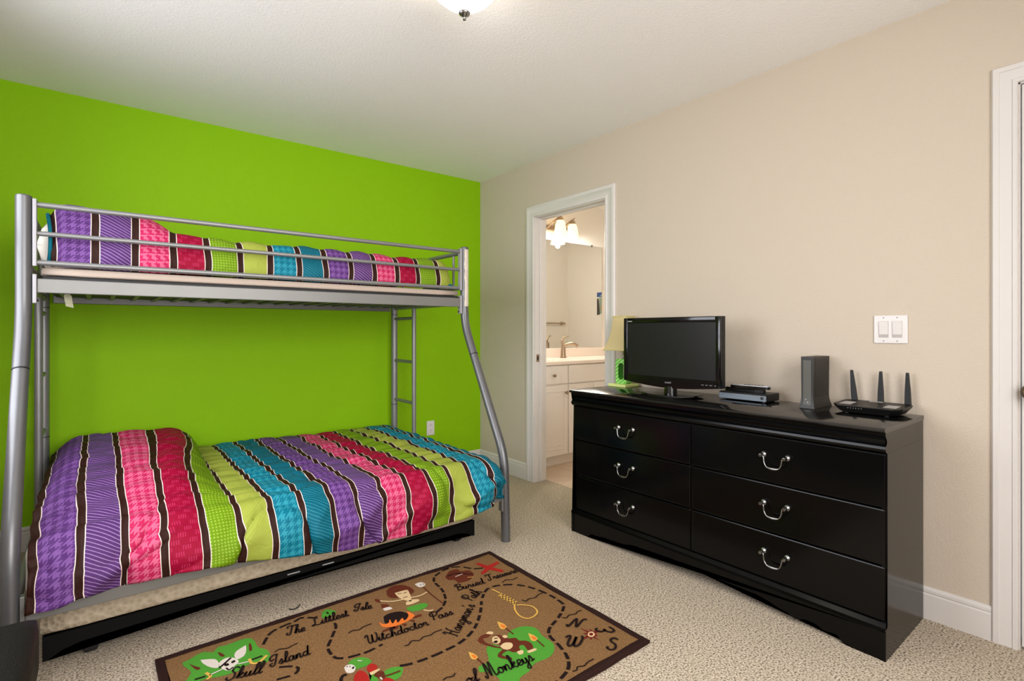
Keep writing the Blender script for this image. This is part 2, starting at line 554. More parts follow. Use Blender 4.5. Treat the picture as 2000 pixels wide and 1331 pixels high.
# door casings and jambs
CP = [(0, 0), (0, .011), (.004, .014), (.016, .014), (.019, .010), (.056, .013), (.060, .016), (.078, .016), (.084, .010), (.084, 0)]
def casing(name, yR, yL, zt, k=1.0):
    r = bpy.data.objects.new(name, None); r.location = (0, (yR + yL) / 2, 0); C.objects.link(r); struct(r)
    bm = B()
    cols = []
    for w, t in CP:
        w *= k
        cols.append([bm.verts.new(v) for v in ((-t, yL + w, 0), (-t, yL + w, zt + w), (-t, yR - w, zt + w), (-t, yR - w, 0))])
    for i in range(len(cols) - 1):
        for j in range(3):
            bm.faces.new((cols[i][j], cols[i][j + 1], cols[i + 1][j + 1], cols[i + 1][j]))
    obj('casing', bm, 'trim', r, smooth=35)
    t = .02
    obj('jamb', bx(0, .115, yL - .005, yL + t - .005, 0, zt), 'trim', r)
    obj('jamb', bx(0, .115, yR - t + .005, yR + .005, 0, zt), 'trim', r)
    obj('jamb_head', bx(0, .115, yR - t + .005, yL + t - .005, zt - .005, zt + .016), 'trim', r)
    return r
cs1 = casing('trim_1', -1.428, -0.717, 2.017)
for y0, y1 in ((-.731, -.722), (-1.423, -1.414)):
    obj('door_stop', bx(.045, .080, y0, y1, 0, 2.012, bev=.003), 'trim', cs1)
obj('door_stop', bx(.045, .080, -1.414, -.731, 2.003, 2.012, bev=.003), 'trim', cs1)
sp_ = obj('strike_plate', bx(.014, .042, -.7235, -.7215, .915, .972), 'nickel', cs1); sp_['label'] = 'nickel strike plate'
obj('strike_hole', bx(.020, .036, -.7242, -.7232, .930, .958), 'slit', sp_)
cs2 = casing('trim_2', -4.146, -3.381, 2.047, .85)
dr = struct(bpy.data.objects.new('door_1', None)); dr.location = (0.0, -3.77, 0); C.objects.link(dr)
bm = bx(.004, .039, -4.139, -3.389, .012, 2.039, bev=.002)
obj('door_leaf', bm, 'trim', dr)
for z0, z1 in ((.25, .85), (1.05, 1.85)):
    for y0, y1 in ((-4.03, -3.82), (-3.72, -3.51)):
        obj('door_panel', bx(-.002, .006, y0, y1, z0, z1, bev=.005), 'trim', dr)
kb = B()
lathe(kb, [(.030, 0), (.030, .006), (.014, .010), (.011, .030), (.020, .036), (.027, .048), (.027, .056), (.018, .066), (0, .068)], (.004, -3.419, .935), '-x', 24)
obj('door_knob', kb, 'bronze', dr, smooth=40)

# ================================================================== BUNK BED
XA, XB = -2.82, -0.851           # the two bed ends
YB, YT, YG = -0.09, -1.046, -1.458   # back posts, upper front, lower front
bed = thing('bunk_bed', 'silver metal tube bunk bed, narrow bunk over wide bunk, against green wall', 'bunk bed', (-1.84, -0.75, 0))
for x, s in ((XA, 1), (XB, -1)):
    p = fillet([(x, YT, 1.655), (x, YT, 1.195), (x, -1.444, .46), (x, YG, 0.0)], .10, 10)
    fp = obj('front_post', tube(B(), p, .0245, 24), 'silver_post_dimmed', bed, smooth=40)
    # joint rings where the tubes sleeve into each other
    for a, b in (((x, -1.148, 1.012), (x, -1.1502, 1.0085)), ((x, YT, 1.262), (x, YT, 1.259))):
        obj('joint_ring', tube(B(), [a, b], .0250, 24), 'steel_dark', fp, smooth=40)
    cap_ = obj('post_cap', lathe(B(), [(.0245, 0), (.0235, .004), (.016, .008), (0, .009)], (x, YT, 1.6545), seg=24), 'silver_post_dimmed', fp, smooth=40)
    # pale bracket plates
    for z0, z1 in ((1.395, 1.650), (1.255, 1.365)):
        bp_ = obj('bracket_plate', bx(x + s * .025, x + s * .037, YT - .016, YT + .016, z0, z1, bev=.002), 'plate', bed)
        for zz in (z0 + .012, z1 - .012):
            obj('bolt', lathe(B(), [(.006, 0), (.006, .003), (.003, .005)], (x + s * .037, YT + .006, zz), 'x' if s > 0 else '-x', 10), 'steel_dark', bp_)
    bp_ = obj('bracket_plate', bx(x + s * .024, x + s * .036, -1.470, -1.440, .17, .31, bev=.002), 'silver_flat', bed)
    bk = tube(B(), [(x, YB, 0.0), (x, YB, 1.655)], .0235, 20)
    bpst = obj('back_post', bk, 'silver', bed, smooth=40)
    obj('post_cap', lathe(B(), [(.0235, 0), (.0225, .004), (.015, .008), (0, .009)], (x, YB, 1.6545), seg=20), 'silver', bpst, smooth=40)
    for zz in (.60, 1.27):
        obj('joint_ring', tube(B(), [(x, YB, zz), (x, YB, zz + .004)], .0242, 20), 'steel_dark', bpst)
    # end frame
    for zz, r in ((1.630, .013), (1.412, .009), (1.322, .016)):
        obj('end_rail', tube(B(), [(x, YB, zz), (x, YT, zz)], r, 14), 'silver', bed, smooth=40)
    obj('end_rail', tube(B(), [(x, YB, .24), (x, YG + .01, .24)], .016, 14), 'silver', bed, smooth=40)
    for yy in (-.23, -.923):
        obj('end_baluster', tube(B(), [(x, yy, 1.412), (x, yy, 1.630)], .008, 10), 'silver', bed, smooth=40)
    obj('ladder_rail', tube(B(), [(x, -.40, .24), (x, -.40, 1.322)], .0155, 14), 'silver', bed, smooth=40)
    for zz in (1.240, .930, .640, .350):
        obj('ladder_rung', tube(B(), [(x, YB, zz), (x, -.40, zz)], .0115, 12), 'silver', bed, smooth=40)
# guard rails, front and back
for y in (YT, YB):
    for zz, r in ((1.630, .0105), (1.521, .0095), (1.410, .0105)):
        obj('guard_rail', tube(B(), [(XA + .03, y, zz), (XB - .03, y, zz)], r, 14), 'silver', bed, smooth=40)
    obj('side_rail', bx(XA + .037, XB - .037, y - .011, y + .011, 1.295, 1.349, bev=.003), 'silver_flat', bed)
for y in (-1.455, YB):
    obj('lower_side_rail', bx(XA + .036, XB - .036, y - .011, y + .011, .226, .276, bev=.003), 'silver_flat', bed)
sl0 = None
for i in range(20):
    x = XA + .09 + i * (XB - XA - .18) / 19
    if sl0 is None:
        sl0 = obj('slat', bx(x - .009, x + .009, YT + .011, YB - .011, 1.318, 1.326), 'silver_flat', bed); xs0 = x
    else:
        share(sl0, 'slat', bed, (x - xs0, 0, 0))
sl1 = None
for i in range(12):
    x = XA + .12 + i * (XB - XA - .24) / 11
    if sl1 is None:
        sl1 = obj('slat', bx(x - .012, x + .012, -1.444, YB - .011, .258, .266), 'silver_flat', bed); xs1 = x
    else:
        share(sl1, 'slat', bed, (x - xs1, 0, 0))
# paper residue left on the right-hand post
def wrap(bm, x, y, z0, z1, r, a0, a1, nz=16, na=10, jag=0.25):
    g = []
    for i in range(nz + 1):
        row = []
        z = z0 + (z1 - z0) * i / nz
        e0 = a0 + jag * noise.noise(Vector((z * 30, 1.3, 0))); e1 = a1 + jag * noise.noise(Vector((z * 30, 7.7, 0)))
        for j in range(na + 1):
            a = e0 + (e1 - e0) * j / na
            row.append(bm.verts.new((x + r * math.cos(a), y + r * math.sin(a), z)))
        g.append(row)
    for i in range(nz):
        for j in range(na):
            bm.faces.new((g[i][j], g[i][j + 1], g[i + 1][j + 1], g[i + 1][j]))
    return bm
sr = obj('sticker_residue', wrap(B(), XB, YT, 1.30, 1.645, .0250, -2.1, -.5), 'residue', bed, smooth=True)
sr['label'] = 'torn paper sticker residue on post'
obj('sticker_residue', wrap(B(), XB, YT, 1.222, 1.245, .0250, -2.7, .2, nz=4), 'residue', bed, smooth=True)

# ------------------------------------------------------------------ mattresses
def soft_box(x0, x1, y0, y1, z0, z1, bev, amp=.004, cuts=14, seedv=0.0):
    bm = bx(x0, x1, y0, y1, z0, z1)
    bmesh.ops.subdivide_edges(bm, edges=bm.edges[:], cuts=cuts, use_grid_fill=True)
    cx, cy, cz = (x0 + x1) / 2, (y0 + y1) / 2, (z0 + z1) / 2
    hx, hy, hz = (x1 - x0) / 2, (y1 - y0) / 2, (z1 - z0) / 2
    for v in bm.verts:
        d = Vector((v.co.x - cx, v.co.y - cy, v.co.z - cz))
        # pull into a rounded box
        q = Vector((max(-hx + bev, min(hx - bev, d.x)), max(-hy + bev, min(hy - bev, d.y)), max(-hz + bev, min(hz - bev, d.z))))
        r = d - q
        if r.length > 1e-6:
            r = r.normalized() * min(bev, r.length if sum(1 for k in r if abs(k) > 1e-6) < 2 else bev)
        d = q + r
        n = noise.noise(v.co * 6 + Vector((seedv, 0, 0))) * amp
        d += d.normalized() * n
        v.co = Vector((cx, cy, cz)) + d
    return bm
um = thing('bunk_mattress', 'thin pale mattress on the top bunk', 'mattress', (-1.83, -.57, 1.327))
obj('mattress_body', soft_box(-2.775, -.880, -1.030, -.115, 1.3625, 1.398, .013, .002), 'mattress', um, smooth=True)
obj('black_underlay', bx(-2.772, -.884, -1.026, -.12, 1.3265, 1.3625, bev=.004), 'black_rubber', um)
# care tag hanging below
tg = B()
gv = []
for i in range(6):
    z = 1.318 - i * .0138
    w = .003 if i < 2 else .012
    o_ = .004 * math.sin(i * 1.3)
    gv.append((tg.verts.new((-2.700 - w + i * .002, -.985 + o_, z)), tg.verts.new((-2.700 + w + i * .002, -.978 + o_, z - (.006 if i > 2 else 0)))))
for i in range(5):
    tg.faces.new((gv[i][0], gv[i][1], gv[i + 1][1], gv[i + 1][0]))
bmesh.ops.solidify(tg, geom=tg.faces[:], thickness=.0008)
ct = obj('care_tag', tg, 'tag_paper', um); ct['label'] = 'small cream care tag hanging below the bunk'
tag(obj('lower_mattress', soft_box(-2.792, -.885, -1.436, -.118, .2665, .430, .03, .004, seedv=3), 'sheet', smooth=True, origin=(-1.84, -.77, .2665)),
    'white sheeted wide mattress under the lower striped comforter', 'mattress')
def pillow(x0, x1, y0, y1, zb, h, seedv, pw=3.2):
    bm = B()
    n, m_ = 26, 34
    top, bot = [], []
    for i in range(n + 1):
        rt, rb = [], []
        for j in range(m_ + 1):
            a = 2 * i / n - 1; b = 2 * j / m_ - 1
            e = max(0, (1 - abs(a) ** pw)) ** .5 * max(0, (1 - abs(b) ** pw)) ** .5
            px = (x0 + x1) / 2 + a * (x1 - x0) / 2 * (1 - .05 * b * b); py = (y0 + y1) / 2 + b * (y1 - y0) / 2 * (1 - .06 * a * a)
            w = noise.noise(Vector((px * 9 + seedv, py * 9, 0))) * .008
            rt.append(bm.verts.new((px, py, zb + h * .40 + h * .60 * e + w * e)))
            rb.append(bm.verts.new((px, py, zb + h * .40 - h * .40 * e)))
        top.append(rt); bot.append(rb)
    for g, fl in ((top, 0), (bot, 1)):
        for i in range(n):
            for j in range(m_):
                q = (g[i][j], g[i + 1][j], g[i + 1][j + 1], g[i][j + 1])
                bm.faces.new(q[::-1] if fl else q)
    bmesh.ops.remove_doubles(bm, verts=bm.verts, dist=.0005)
    return bm
tag(obj('pillow', pillow(-2.800, -2.40, -1.000, -.16, 1.399, .225, 2.0, 6.0), 'sheet', smooth=True, origin=(-2.6, -.57, 1.399)),
    'white pillow at the head of the top bunk, under the striped comforter', 'pillow')

# ------------------------------------------------------------------ comforters
def sstep(a, b, x):
    t = max(0.0, min(1.0, (x - a) / (b - a)))
    return t * t * (3 - 2 * t)

def arc_profile(segs, n):
    """segs: polyline (y, z) with filleted corners, resampled to n+1 points; returns [(y, z, ny, nz, s)]"""
    P = segs
    L = [0]
    for i in range(1, len(P)):
        L.append(L[-1] + math.hypot(P[i][0] - P[i - 1][0], P[i][1] - P[i - 1][1]))
    out = []
    k = 0
    for i in range(n + 1):
        s = L[-1] * i / n
        while k < len(P) - 2 and L[k + 1] < s: k += 1
        t = (s - L[k]) / max(1e-9, L[k + 1] - L[k])
        y = P[k][0] + (P[k + 1][0] - P[k][0]) * t; z = P[k][1] + (P[k + 1][1] - P[k][1]) * t
        ty, tz = P[k + 1][0] - P[k][0], P[k + 1][1] - P[k][1]
        d = math.hypot(ty, tz)
        out.append((y, z, tz / d, -ty / d, s))
    return out

def cloth(name, m, nu, nv, place, parent, thick):
    bm = B()
    uvl = bm.loops.layers.uv.new('flat')
    g = []
    fl = {}
    for i in range(nu + 1):
        row = []
        for j in range(nv + 1):
            co, uv = place(i / nu, j / nv)
            v = bm.verts.new(co)
            fl[v] = uv
            row.append(v)
        g.append(row)
    for i in range(nu):
        for j in range(nv):
            f = bm.faces.new((g[i][j], g[i + 1][j], g[i + 1][j + 1], g[i][j + 1]))
            for l in f.loops:
                l[uvl].uv = fl[l.vert]
    base = wloc(parent)
    bmesh.ops.translate(bm, verts=bm.verts, vec=-base)
    me = bpy.data.meshes.new(name)
    bm.to_mesh(me); bm.free()
    me.materials.append(M[m])
    for p in me.polygons: p.use_smooth = True
    o = bpy.data.objects.new(name, me); C.objects.link(o); o.parent = parent
    sm = o.modifiers.new('thickness', 'SOLIDIFY'); sm.thickness = thick; sm.offset = -1
    return o

N = noise.noise
LOW_U0 = -2.768            # centre of the first brown strip
def low_place(a, b):
    # u: metres along the flat cloth from the first brown strip
    u = -0.012 + a * 1.99
    x = LOW_U0 + u
    hem = .278 - .085 * sstep(-2.35, -1.6, x) + .035 * sstep(-1.3, -.95, x) + .008 * N(Vector((x * 5, 3, 0)))
    hem -= .018 * sstep(-2.62, -2.72, x)
    pil = sstep(-2.86, -2.66, x) * (1 - sstep(-2.36, -2.14, x))
    top = .452
    seg = fillet([(0, -.085, .40), (0, -.105, top), (0, -1.455, top), (0, -1.492, hem)], .085, 8)
    if not hasattr(low_place, 'c'): low_place.c = {}
    key = round(a, 6)
    if key not in low_place.c:
        low_place.c[key] = arc_profile([(p.y, p.z) for p in seg], 400)
    pr = low_place.c[key]
    y, z, ny, nz, s = pr[min(400, int(round(b * 400)))]
    if nz < 0: ny, nz = -ny, -nz
    drop = max(0.0, min(1.0, (top - z) / (top - hem))) if y < -.3 else 0.0
    # pillow hump under the cloth, fading towards the front edge
    hump = pil * (.135 * (1 - .25 * sstep(-.5, -1.2, y)) * (1 - sstep(-1.05, -1.47, y)))
    z += hump * sstep(-.06, -.14, y)
    # crosswise drift of the stripes near the back of the bed
    drift = .075 * sstep(-2.50, -2.31, x) * (1 - sstep(-2.28, -2.14, x)) * (1 - sstep(-.30, -1.05, y))
    xx = x + drift
    # bulge of the drape
    y -= .020 * math.sin(min(1, drop) * PI) * (1 + .6 * N(Vector((x * 4, 9, 1))))
    # wrinkles
    topw = 1 - sstep(0.0, .35, drop)
    w = .011 * N(Vector((xx * 3.0, s * 9.0 + .8 * N(Vector((xx * 2, s * 3, 2))), 0))) + .006 * N(Vector((xx * 8, s * 20, 4)))
    w += topw * .008 * math.sin(s * 62 + 2.5 * N(Vector((xx * 3, s * 2, 7)))) * (.5 + .5 * N(Vector((xx * 2.2, s * 2.2, 11))))
    # long diagonal folds on the drape
    w += (1 - topw) * .048 * N(Vector((x * 4.0 + s * 2.4, s * 3.0 - x * 1.4, 21))) + (1 - topw) * .012 * N(Vector((x * 9 + s * 5, s * 5, 5)))
    fr = (u / .1190) % 1.0
    w += .006 * math.sin(fr * PI) - .002
    crease = abs(N(Vector((xx * 2.6 - s * 2.0, s * 2.6 + xx, 33))))
    w -= (.008 + .012 * (1 - topw)) * max(0, 1 - crease / .08)
    ridge = abs(N(Vector((x * 3.4 + s * 3.8, s * 2.0 - x * .8, 57))))
    w += (1 - topw) * .022 * max(0, 1 - ridge / .16)
    # rounded end at the foot: cloth falls over the mattress end
    e = max(0.0, xx + .965)
    if e > 0:
        R = .055
        if e < R * PI / 2:
            xx = -.965 + R * math.sin(e / R); z -= R * (1 - math.cos(e / R))
        else:
            xx = -.965 + R + .012 * math.sin(s * 30); z -= R + (e - R * PI / 2)
        z = max(z, .262)
    sx = .004 * N(Vector((s * 14, xx * 6, 40))) + .006 * N(Vector((s * 5, xx * 4, 44)))
    return Vector((xx + sx, y + ny * w, z + nz * w)), (min(u, 1.885), s)
lc = thing('comforter', 'purple, pink, lime and teal striped comforter over the lower bunk, draped down its side', 'comforter', (-1.84, -.8, .43))
cloth('comforter_cover', 'comforter_low', 330, 240, low_place, lc, .010)

UP_U0 = -2.610 - .1325
def up_place(a, b):
    u = -0.004 + a * 1.93
    x = UP_U0 + u
    pil = sstep(-2.80, -2.70, x) * (1 - sstep(-2.50, -2.30, x))
    top = 1.583 + .075 * pil + .006 * N(Vector((x * 5, 0, 2)))
    seg = fillet([(0, -.135, 1.41), (0, -.165, top - .03), (0, -.55, top), (0, -.985, top - .012), (0, -1.018, 1.455), (0, -1.008, 1.402)], .075, 8)
    pr = arc_profile([(p.y, p.z) for p in seg], 300) if round(a, 6) not in up_place.c else up_place.c[round(a, 6)]
    up_place.c[round(a, 6)] = pr
    y, z, ny, nz, s = pr[min(300, int(round(b * 300)))]
    if y < -.5 and ny > 0: ny, nz = -ny, -nz
    if y > -.5 and nz < 0: ny, nz = -ny, -nz
    w = .013 * N(Vector((x * 6, s * 8, 3))) + .007 * N(Vector((x * 13, s * 12, 8)))
    fr = (u / .1325) % 1.0
    w += .010 * math.sin(fr * PI) - .006
    xx = x + .006 * N(Vector((s * 8, x * 5, 12)))
    e = max(0.0, xx + 1.005)
    if e > 0:
        R = .085
        ang = min(e / R, PI * .62)
        xx = -1.005 + R * math.sin(ang)
        zc = 1.402
        z = zc + (z - zc) * (1 - .42 * (1 - math.cos(ang)))
        y = -.55 + (y + .55) * (1 - .10 * (1 - math.cos(ang)))
    e2 = max(0.0, -2.70 - x)
    if e2 > 0:
        z = 1.402 + (z - 1.402) * (1 - 1.6 * e2 * e2 * 20)
    return Vector((xx, y + ny * w * .5, z + nz * w)), (u, s)
up_place.c = {}
uc = thing('comforter', 'purple, pink, lime and teal striped comforter on the top bunk behind the guard rails', 'comforter', (-1.84, -.57, 1.399))
cloth('comforter_cover', 'comforter_up', 300, 150, up_place, uc, .010)
# teal hem roll at the folded head edge and dark teal fold tucked at the foot
hm = B()
pr = [(-1.006, 1.412), (-1.022, 1.46), (-1.020, 1.53), (-1.000, 1.578), (-.97, 1.608), (-.90, 1.618)]
tube(hm, smooth_path([(-2.752 + .006 * math.sin(i), y, z) for i, (y, z) in enumerate(pr)], 6), .0065, 10)
M['teal_cloth'] = mat('teal_cloth', (6, 96, 112), 0.7, spec=0.15)
h_ = obj('teal_edging', hm, 'teal_cloth', uc, smooth=True); h_['label'] = 'teal edging of the folded head end'
fb_ = soft_box(-1.005, -.905, -1.012, -.80, 1.3995, 1.437, .016, .006, cuts=8, seedv=9)
h_ = obj('turned_under_fold', fb_, 'teal_cloth', uc, smooth=True); h_['label'] = 'dark teal turned-under fold at the foot'

# ------------------------------------------------------------------ trundle
tr = thing('trundle_bed', 'low black steel trundle frame on casters under the bunk bed', 'bed frame', (-1.83, -.8, 0))
TF, TB, TL, TR = -1.350, -.40, -2.750, -.985
gus = [(TL, .030), (TL + .012, .030), (TL + .05, .052), (TL + .10, .064), (TR - .10, .064), (TR - .05, .052), (TR - .012, .030), (TR, .030), (TR, .112), (TL, .112)]
obj('frame_rail', prism(B(), gus, XZ_Y, TF, TF + .005), 'black_metal', tr)
obj('frame_rail', prism(B(), gus, XZ_Y, TB - .005, TB), 'black_metal', tr)
obj('rail_flange', bx(TL, TR, TF + .005, TF + .040, .100, .105), 'black_metal', tr)
for x in (TL, TR - .005):
    obj('end_bar', bx(x, x + .005, TF + .005, TB - .005, .060, .112), 'black_metal', tr)
for x in (-2.3, -1.86, -1.42):
    obj('cross_bar', bx(x - .015, x + .015, TF + .005, TB - .005, .085, .0995), 'black_metal', tr)
for x, y in ((-2.622, -1.305), (-1.063, -1.290), (-2.622, -.44), (-1.063, -.44)):
    cbm = lathe(B(), [(.020, -.021), (.026, -.018), (.028, -.010), (.028, .010), (.026, .018), (.020, .021)], (x, y, .028), 'x', 22)
    cs_ = obj('caster_wheel', cbm, 'black_rubber', tr, smooth=40)
    fk = bx(x - .006, x + .006, y - .008, y + .020, .05, .088, bev=.002)
    obj('caster_fork', fk, 'steel_dark', cs_)
for px_x in (-1.935, -1.785):
    obj('lit_slot_insert', bx(px_x - .026, px_x + .026, TF - .0012, TF + .0005, .094, .0995, bev=.0005, seg=1), 'slot', tr)  # pale colour stands in for light showing through the rail slots
tm = soft_box(TL - .010, TR + .008, TF - .008, TB, .1125, .205, .022, .003, seedv=6)
tag(obj('trundle_mattress', tm, 'quilt', smooth=True, origin=(-1.83, -.8, .1055)), 'beige quilted mattress lying on the black trundle frame', 'mattress')

# ------------------------------------------------------------------ leather bench (bottom left corner)
lb = thing('leather_bench', 'dark brown leather bench below the side window, cut off by the picture corner', 'bench', (-2.92, -2.3, 0))
obj('seat_cushion', soft_box(-3.108, -2.722, -2.85, -1.862, .27, .402, .022, .006, seedv=1.5), 'leather', lb, smooth=True)
obj('bench_body', bx(-3.10, -2.735, -2.84, -1.875, .03, .268, bev=.008), 'leather', lb)
for x in (-3.07, -2.77):
    for y in (-2.80, -1.92):
        obj('leg', lathe(B(), [(.016, 0), (.020, .03), (.020, .032)], (x, y, 0), seg=14), 'black_metal', lb)

# ================================================================== RUG
RX, RY, RW, RD = -2.448, -2.530, 1.437, 1.000
rug = thing('area_rug', 'tan rectangular rug printed with a pirate treasure map, dark brown border', 'rug', (RX, RY, 0))
ZT = .011
def edge_pts(inset, amp, n=36):
    pts = []
    x0, x1, y0, y1 = RX + inset, RX + RW - inset, RY + inset, RY + RD - inset
    for (ax, ay), (bx_, by_) in (((x0, y0), (x1, y0)), ((x1, y0), (x1, y1)), ((x1, y1), (x0, y1)), ((x0, y1), (x0, y0))):
        for i in range(n):
            t = i / n
            x = ax + (bx_ - ax) * t; y = ay + (by_ - ay) * t
            w = amp * N(Vector((x * 9, y * 9, inset * 50)))
            pts.append((x + (w if ax == bx_ else 0), y + (w if ay == by_ else 0)))
    return pts
outer, inner = edge_pts(0, .006), edge_pts(.030, .005)
obj('rug_pile', prism(B(), inner, XY_Z, .001, ZT), 'rug', rug)
bm = B()
n_ = len(outer)
vo = [bm.verts.new((p[0], p[1], .001)) for p in outer]; vt = [bm.verts.new((p[0], p[1], ZT - .001)) for p in outer]
vm = [bm.verts.new((.6 * p[0] + .4 * q[0], .6 * p[1] + .4 * q[1], ZT + .002)) for p, q in zip(outer, inner)]
vi = [bm.verts.new((q[0], q[1], ZT - .0005)) for q in inner]
for i in range(n_):
    j = (i + 1) % n_
    for a, b in ((vo, vt), (vt, vm), (vm, vi)):
        bm.faces.new((a[i], a[j], b[j], b[i]))
obj('rug_border', bm, 'rug_border', rug)

RUG_POLYS=[('skull_island','green',1,[(72,917),(90,921),(135,942),(164,918),(184,942),(208,936),(274,938),(295,908),(297,852),(317,816),(318,771),(296,739),(250,764),(210,749),(169,753),(112,772),(76,758),(49,769),(88,835),(74,892)]),('parrot','green',1,[(516,562),(542,572),(567,562),(583,537),(580,517),(561,509),(536,510),(516,521)]),('parrot','green',1,[(596,445),(622,447),(649,430),(650,417),(630,389),(606,380),(596,398),(586,417)]),('parrot','green',1,[(556,485),(553,450),(536,421),(552,395),(565,441)]),('littlest_isle','green',1,[(556,942),(578,954),(596,932),(601,906),(570,898),(542,899)]),('monkey_island','green',1,[(855,268),(900,271),(935,333),(970,339),(998,283),(1051,356),(1097,367),(1137,354),(1158,318),(1144,264),(1144,209),(1115,172),(1074,156),(1017,162),(975,143),(929,135),(884,103),(828,147),(871,168),(865,223),(842,241)]),('skull_emblem','white',3,[(168,835),(185,849),(206,847),(223,821),(223,797),(208,785),(203,772),(187,770),(175,788),(170,807)]),('skull_emblem','white',2,[(123,895),(162,870),(169,834),(162,810),(143,829),(127,867)]),('skull_emblem','white',2,[(265,891),(230,872),(219,843),(226,819),(247,828),(259,856)]),('skull_emblem','black',4,[(203,816),(214,820),(216,809),(205,805)]),('skull_emblem','black',4,[(179,818),(193,815),(195,801),(184,802)]),('skull_island','brown',2,[(88,899),(102,870),(117,846),(104,842)]),('skull_island','brown',2,[(177,908),(185,898),(194,869),(181,873)]),('skull_island','brown',2,[(275,892),(281,891),(277,848),(267,846)]),('red_cross','red',3,[(1291,923),(1308,918),(1324,866),(1393,874),(1388,854),(1333,836),(1357,779),(1337,765),(1308,825),(1256,807),(1249,820),(1298,848)]),('treasure_chest','brown',2,[(1104,893),(1148,930),(1190,927),(1190,897),(1225,884),(1225,840),(1193,808),(1162,798),(1121,810),(1124,842),(1100,862)]),('witch_doctor','brown',2,[(835,941),(865,963),(897,959),(923,933),(933,884),(918,856),(877,850),(831,867),(820,899)]),('witch_doctor','cream',3,[(854,902),(905,896),(908,874),(888,812),(875,795),(861,820),(851,856)]),('witch_doctor','cream',3,[(856,801),(884,806),(909,791),(905,776),(874,773),(849,779)]),('witch_doctor','green',2,[(836,762),(867,760),(912,751),(918,724),(881,709),(841,724)]),('witch_doctor','white',3,[(960,919),(988,921),(1000,898),(986,877),(962,881)]),('witch_doctor','brown',2,[(768,852),(788,836),(787,815),(759,815)]),('witch_doctor','brown',2,[(766,909),(779,894),(774,866),(760,886)]),('witch_doctor','white',3,[(759,815),(785,812),(790,790),(760,793)]),('cauldron','black',2,[(736,757),(763,765),(804,753),(822,718),(814,695),(788,683),(744,686),(720,705)]),('cauldron','orange',3,[(706,732),(713,707),(733,703),(747,724),(742,688),(766,708),(761,681),(790,702),(789,678),(817,701),(827,736),(836,707),(836,686),(805,670),(752,664),(717,676),(701,697)]),('cauldron','brown',2,[(689,669),(737,672),(737,657),(690,657)]),('cauldron','brown',2,[(733,671),(755,662),(739,644),(728,653)]),('cauldron','brown',2,[(769,667),(785,654),(771,642)]),('cauldron','brown',2,[(802,672),(822,660),(812,648)]),('cauldron','brown',2,[(822,681),(859,684),(858,668),(824,670)]),('pirate','white',2,[(496,544),(509,553),(523,545),(528,526),(518,507),(505,503),(493,516)]),('pirate','red',3,[(554,494),(570,508),(583,501),(587,479),(570,466),(552,470)]),('pirate','red',3,[(509,485),(530,498),(541,482),(542,452),(528,414),(504,399),(489,425),(496,460)]),('pirate','brown',3,[(556,444),(574,452),(590,448),(588,423),(573,406),(565,423)]),('pirate','cream',4,[(552,466),(584,466),(584,458),(553,450)]),('pirate','red',3,[(575,411),(591,403),(599,378),(580,352),(558,370)]),('monkey','brown',2,[(937,392),(963,408),(988,406),(1001,396),(984,386),(959,388),(955,360),(966,334),(979,311),(995,346),(999,379),(1023,369),(1024,350),(1036,331),(1058,318),(1057,297),(1076,281),(1081,255),(1066,229),(1045,232),(1052,265),(1035,270),(1021,247),(996,255),(987,275),(955,267),(972,237),(965,227),(944,252),(939,271),(954,284),(977,295),(958,323),(938,365)]),('monkey','cream',3,[(993,374),(1009,371),(1007,345),(993,330),(976,334),(977,356)]),('monkey','cream',3,[(981,313),(1006,319),(1025,304),(1017,284),(994,277),(980,292)]),('monkey','cream',3,[(986,408),(1003,413),(1014,399),(1002,390)]),('monkey','cream',3,[(1023,355),(1036,358),(1040,342),(1025,340)]),('monkey','cream',3,[(1008,250),(1030,245),(1019,228),(1004,232)]),('monkey','cream',3,[(1038,230),(1071,225),(1069,214),(1038,217)]),('monkey','black',4,[(978,350),(992,348),(989,337),(977,338)]),('torch','yellow',3,[(1069,448),(1079,421),(1075,394),(1057,389),(1050,404)]),('torch','orange',4,[(1066,426),(1075,409),(1067,395),(1058,401)]),('torch','yellow',3,[(1113,312),(1121,286),(1117,262),(1100,258),(1093,272)]),('torch','orange',4,[(1109,291),(1118,275),(1110,263),(1101,269)]),('torch','yellow',3,[(873,357),(883,332),(882,309),(867,305),(860,319)]),('torch','orange',4,[(872,337),(881,322),(875,310),(867,315)]),('compass_rose','darkred',2,[(1292,216),(1302,175),(1317,187),(1312,168),(1342,158),(1307,152),(1307,138),(1292,141),(1290,111),(1283,144),(1267,134),(1273,152),(1241,155),(1279,166),(1275,182),(1291,174)]),('compass_rose','cream',3,[(1304,150),(1295,145),(1287,144),(1280,146),(1276,152),(1277,160),(1282,167),(1291,172),(1299,174),(1307,171),(1310,166),(1309,158)]),('compass_rose','darkred',4,[(1299,154),(1295,152),(1290,151),(1286,152),(1284,156),(1284,160),(1287,164),(1291,166),(1296,167),(1300,165),(1302,162),(1302,158)])]
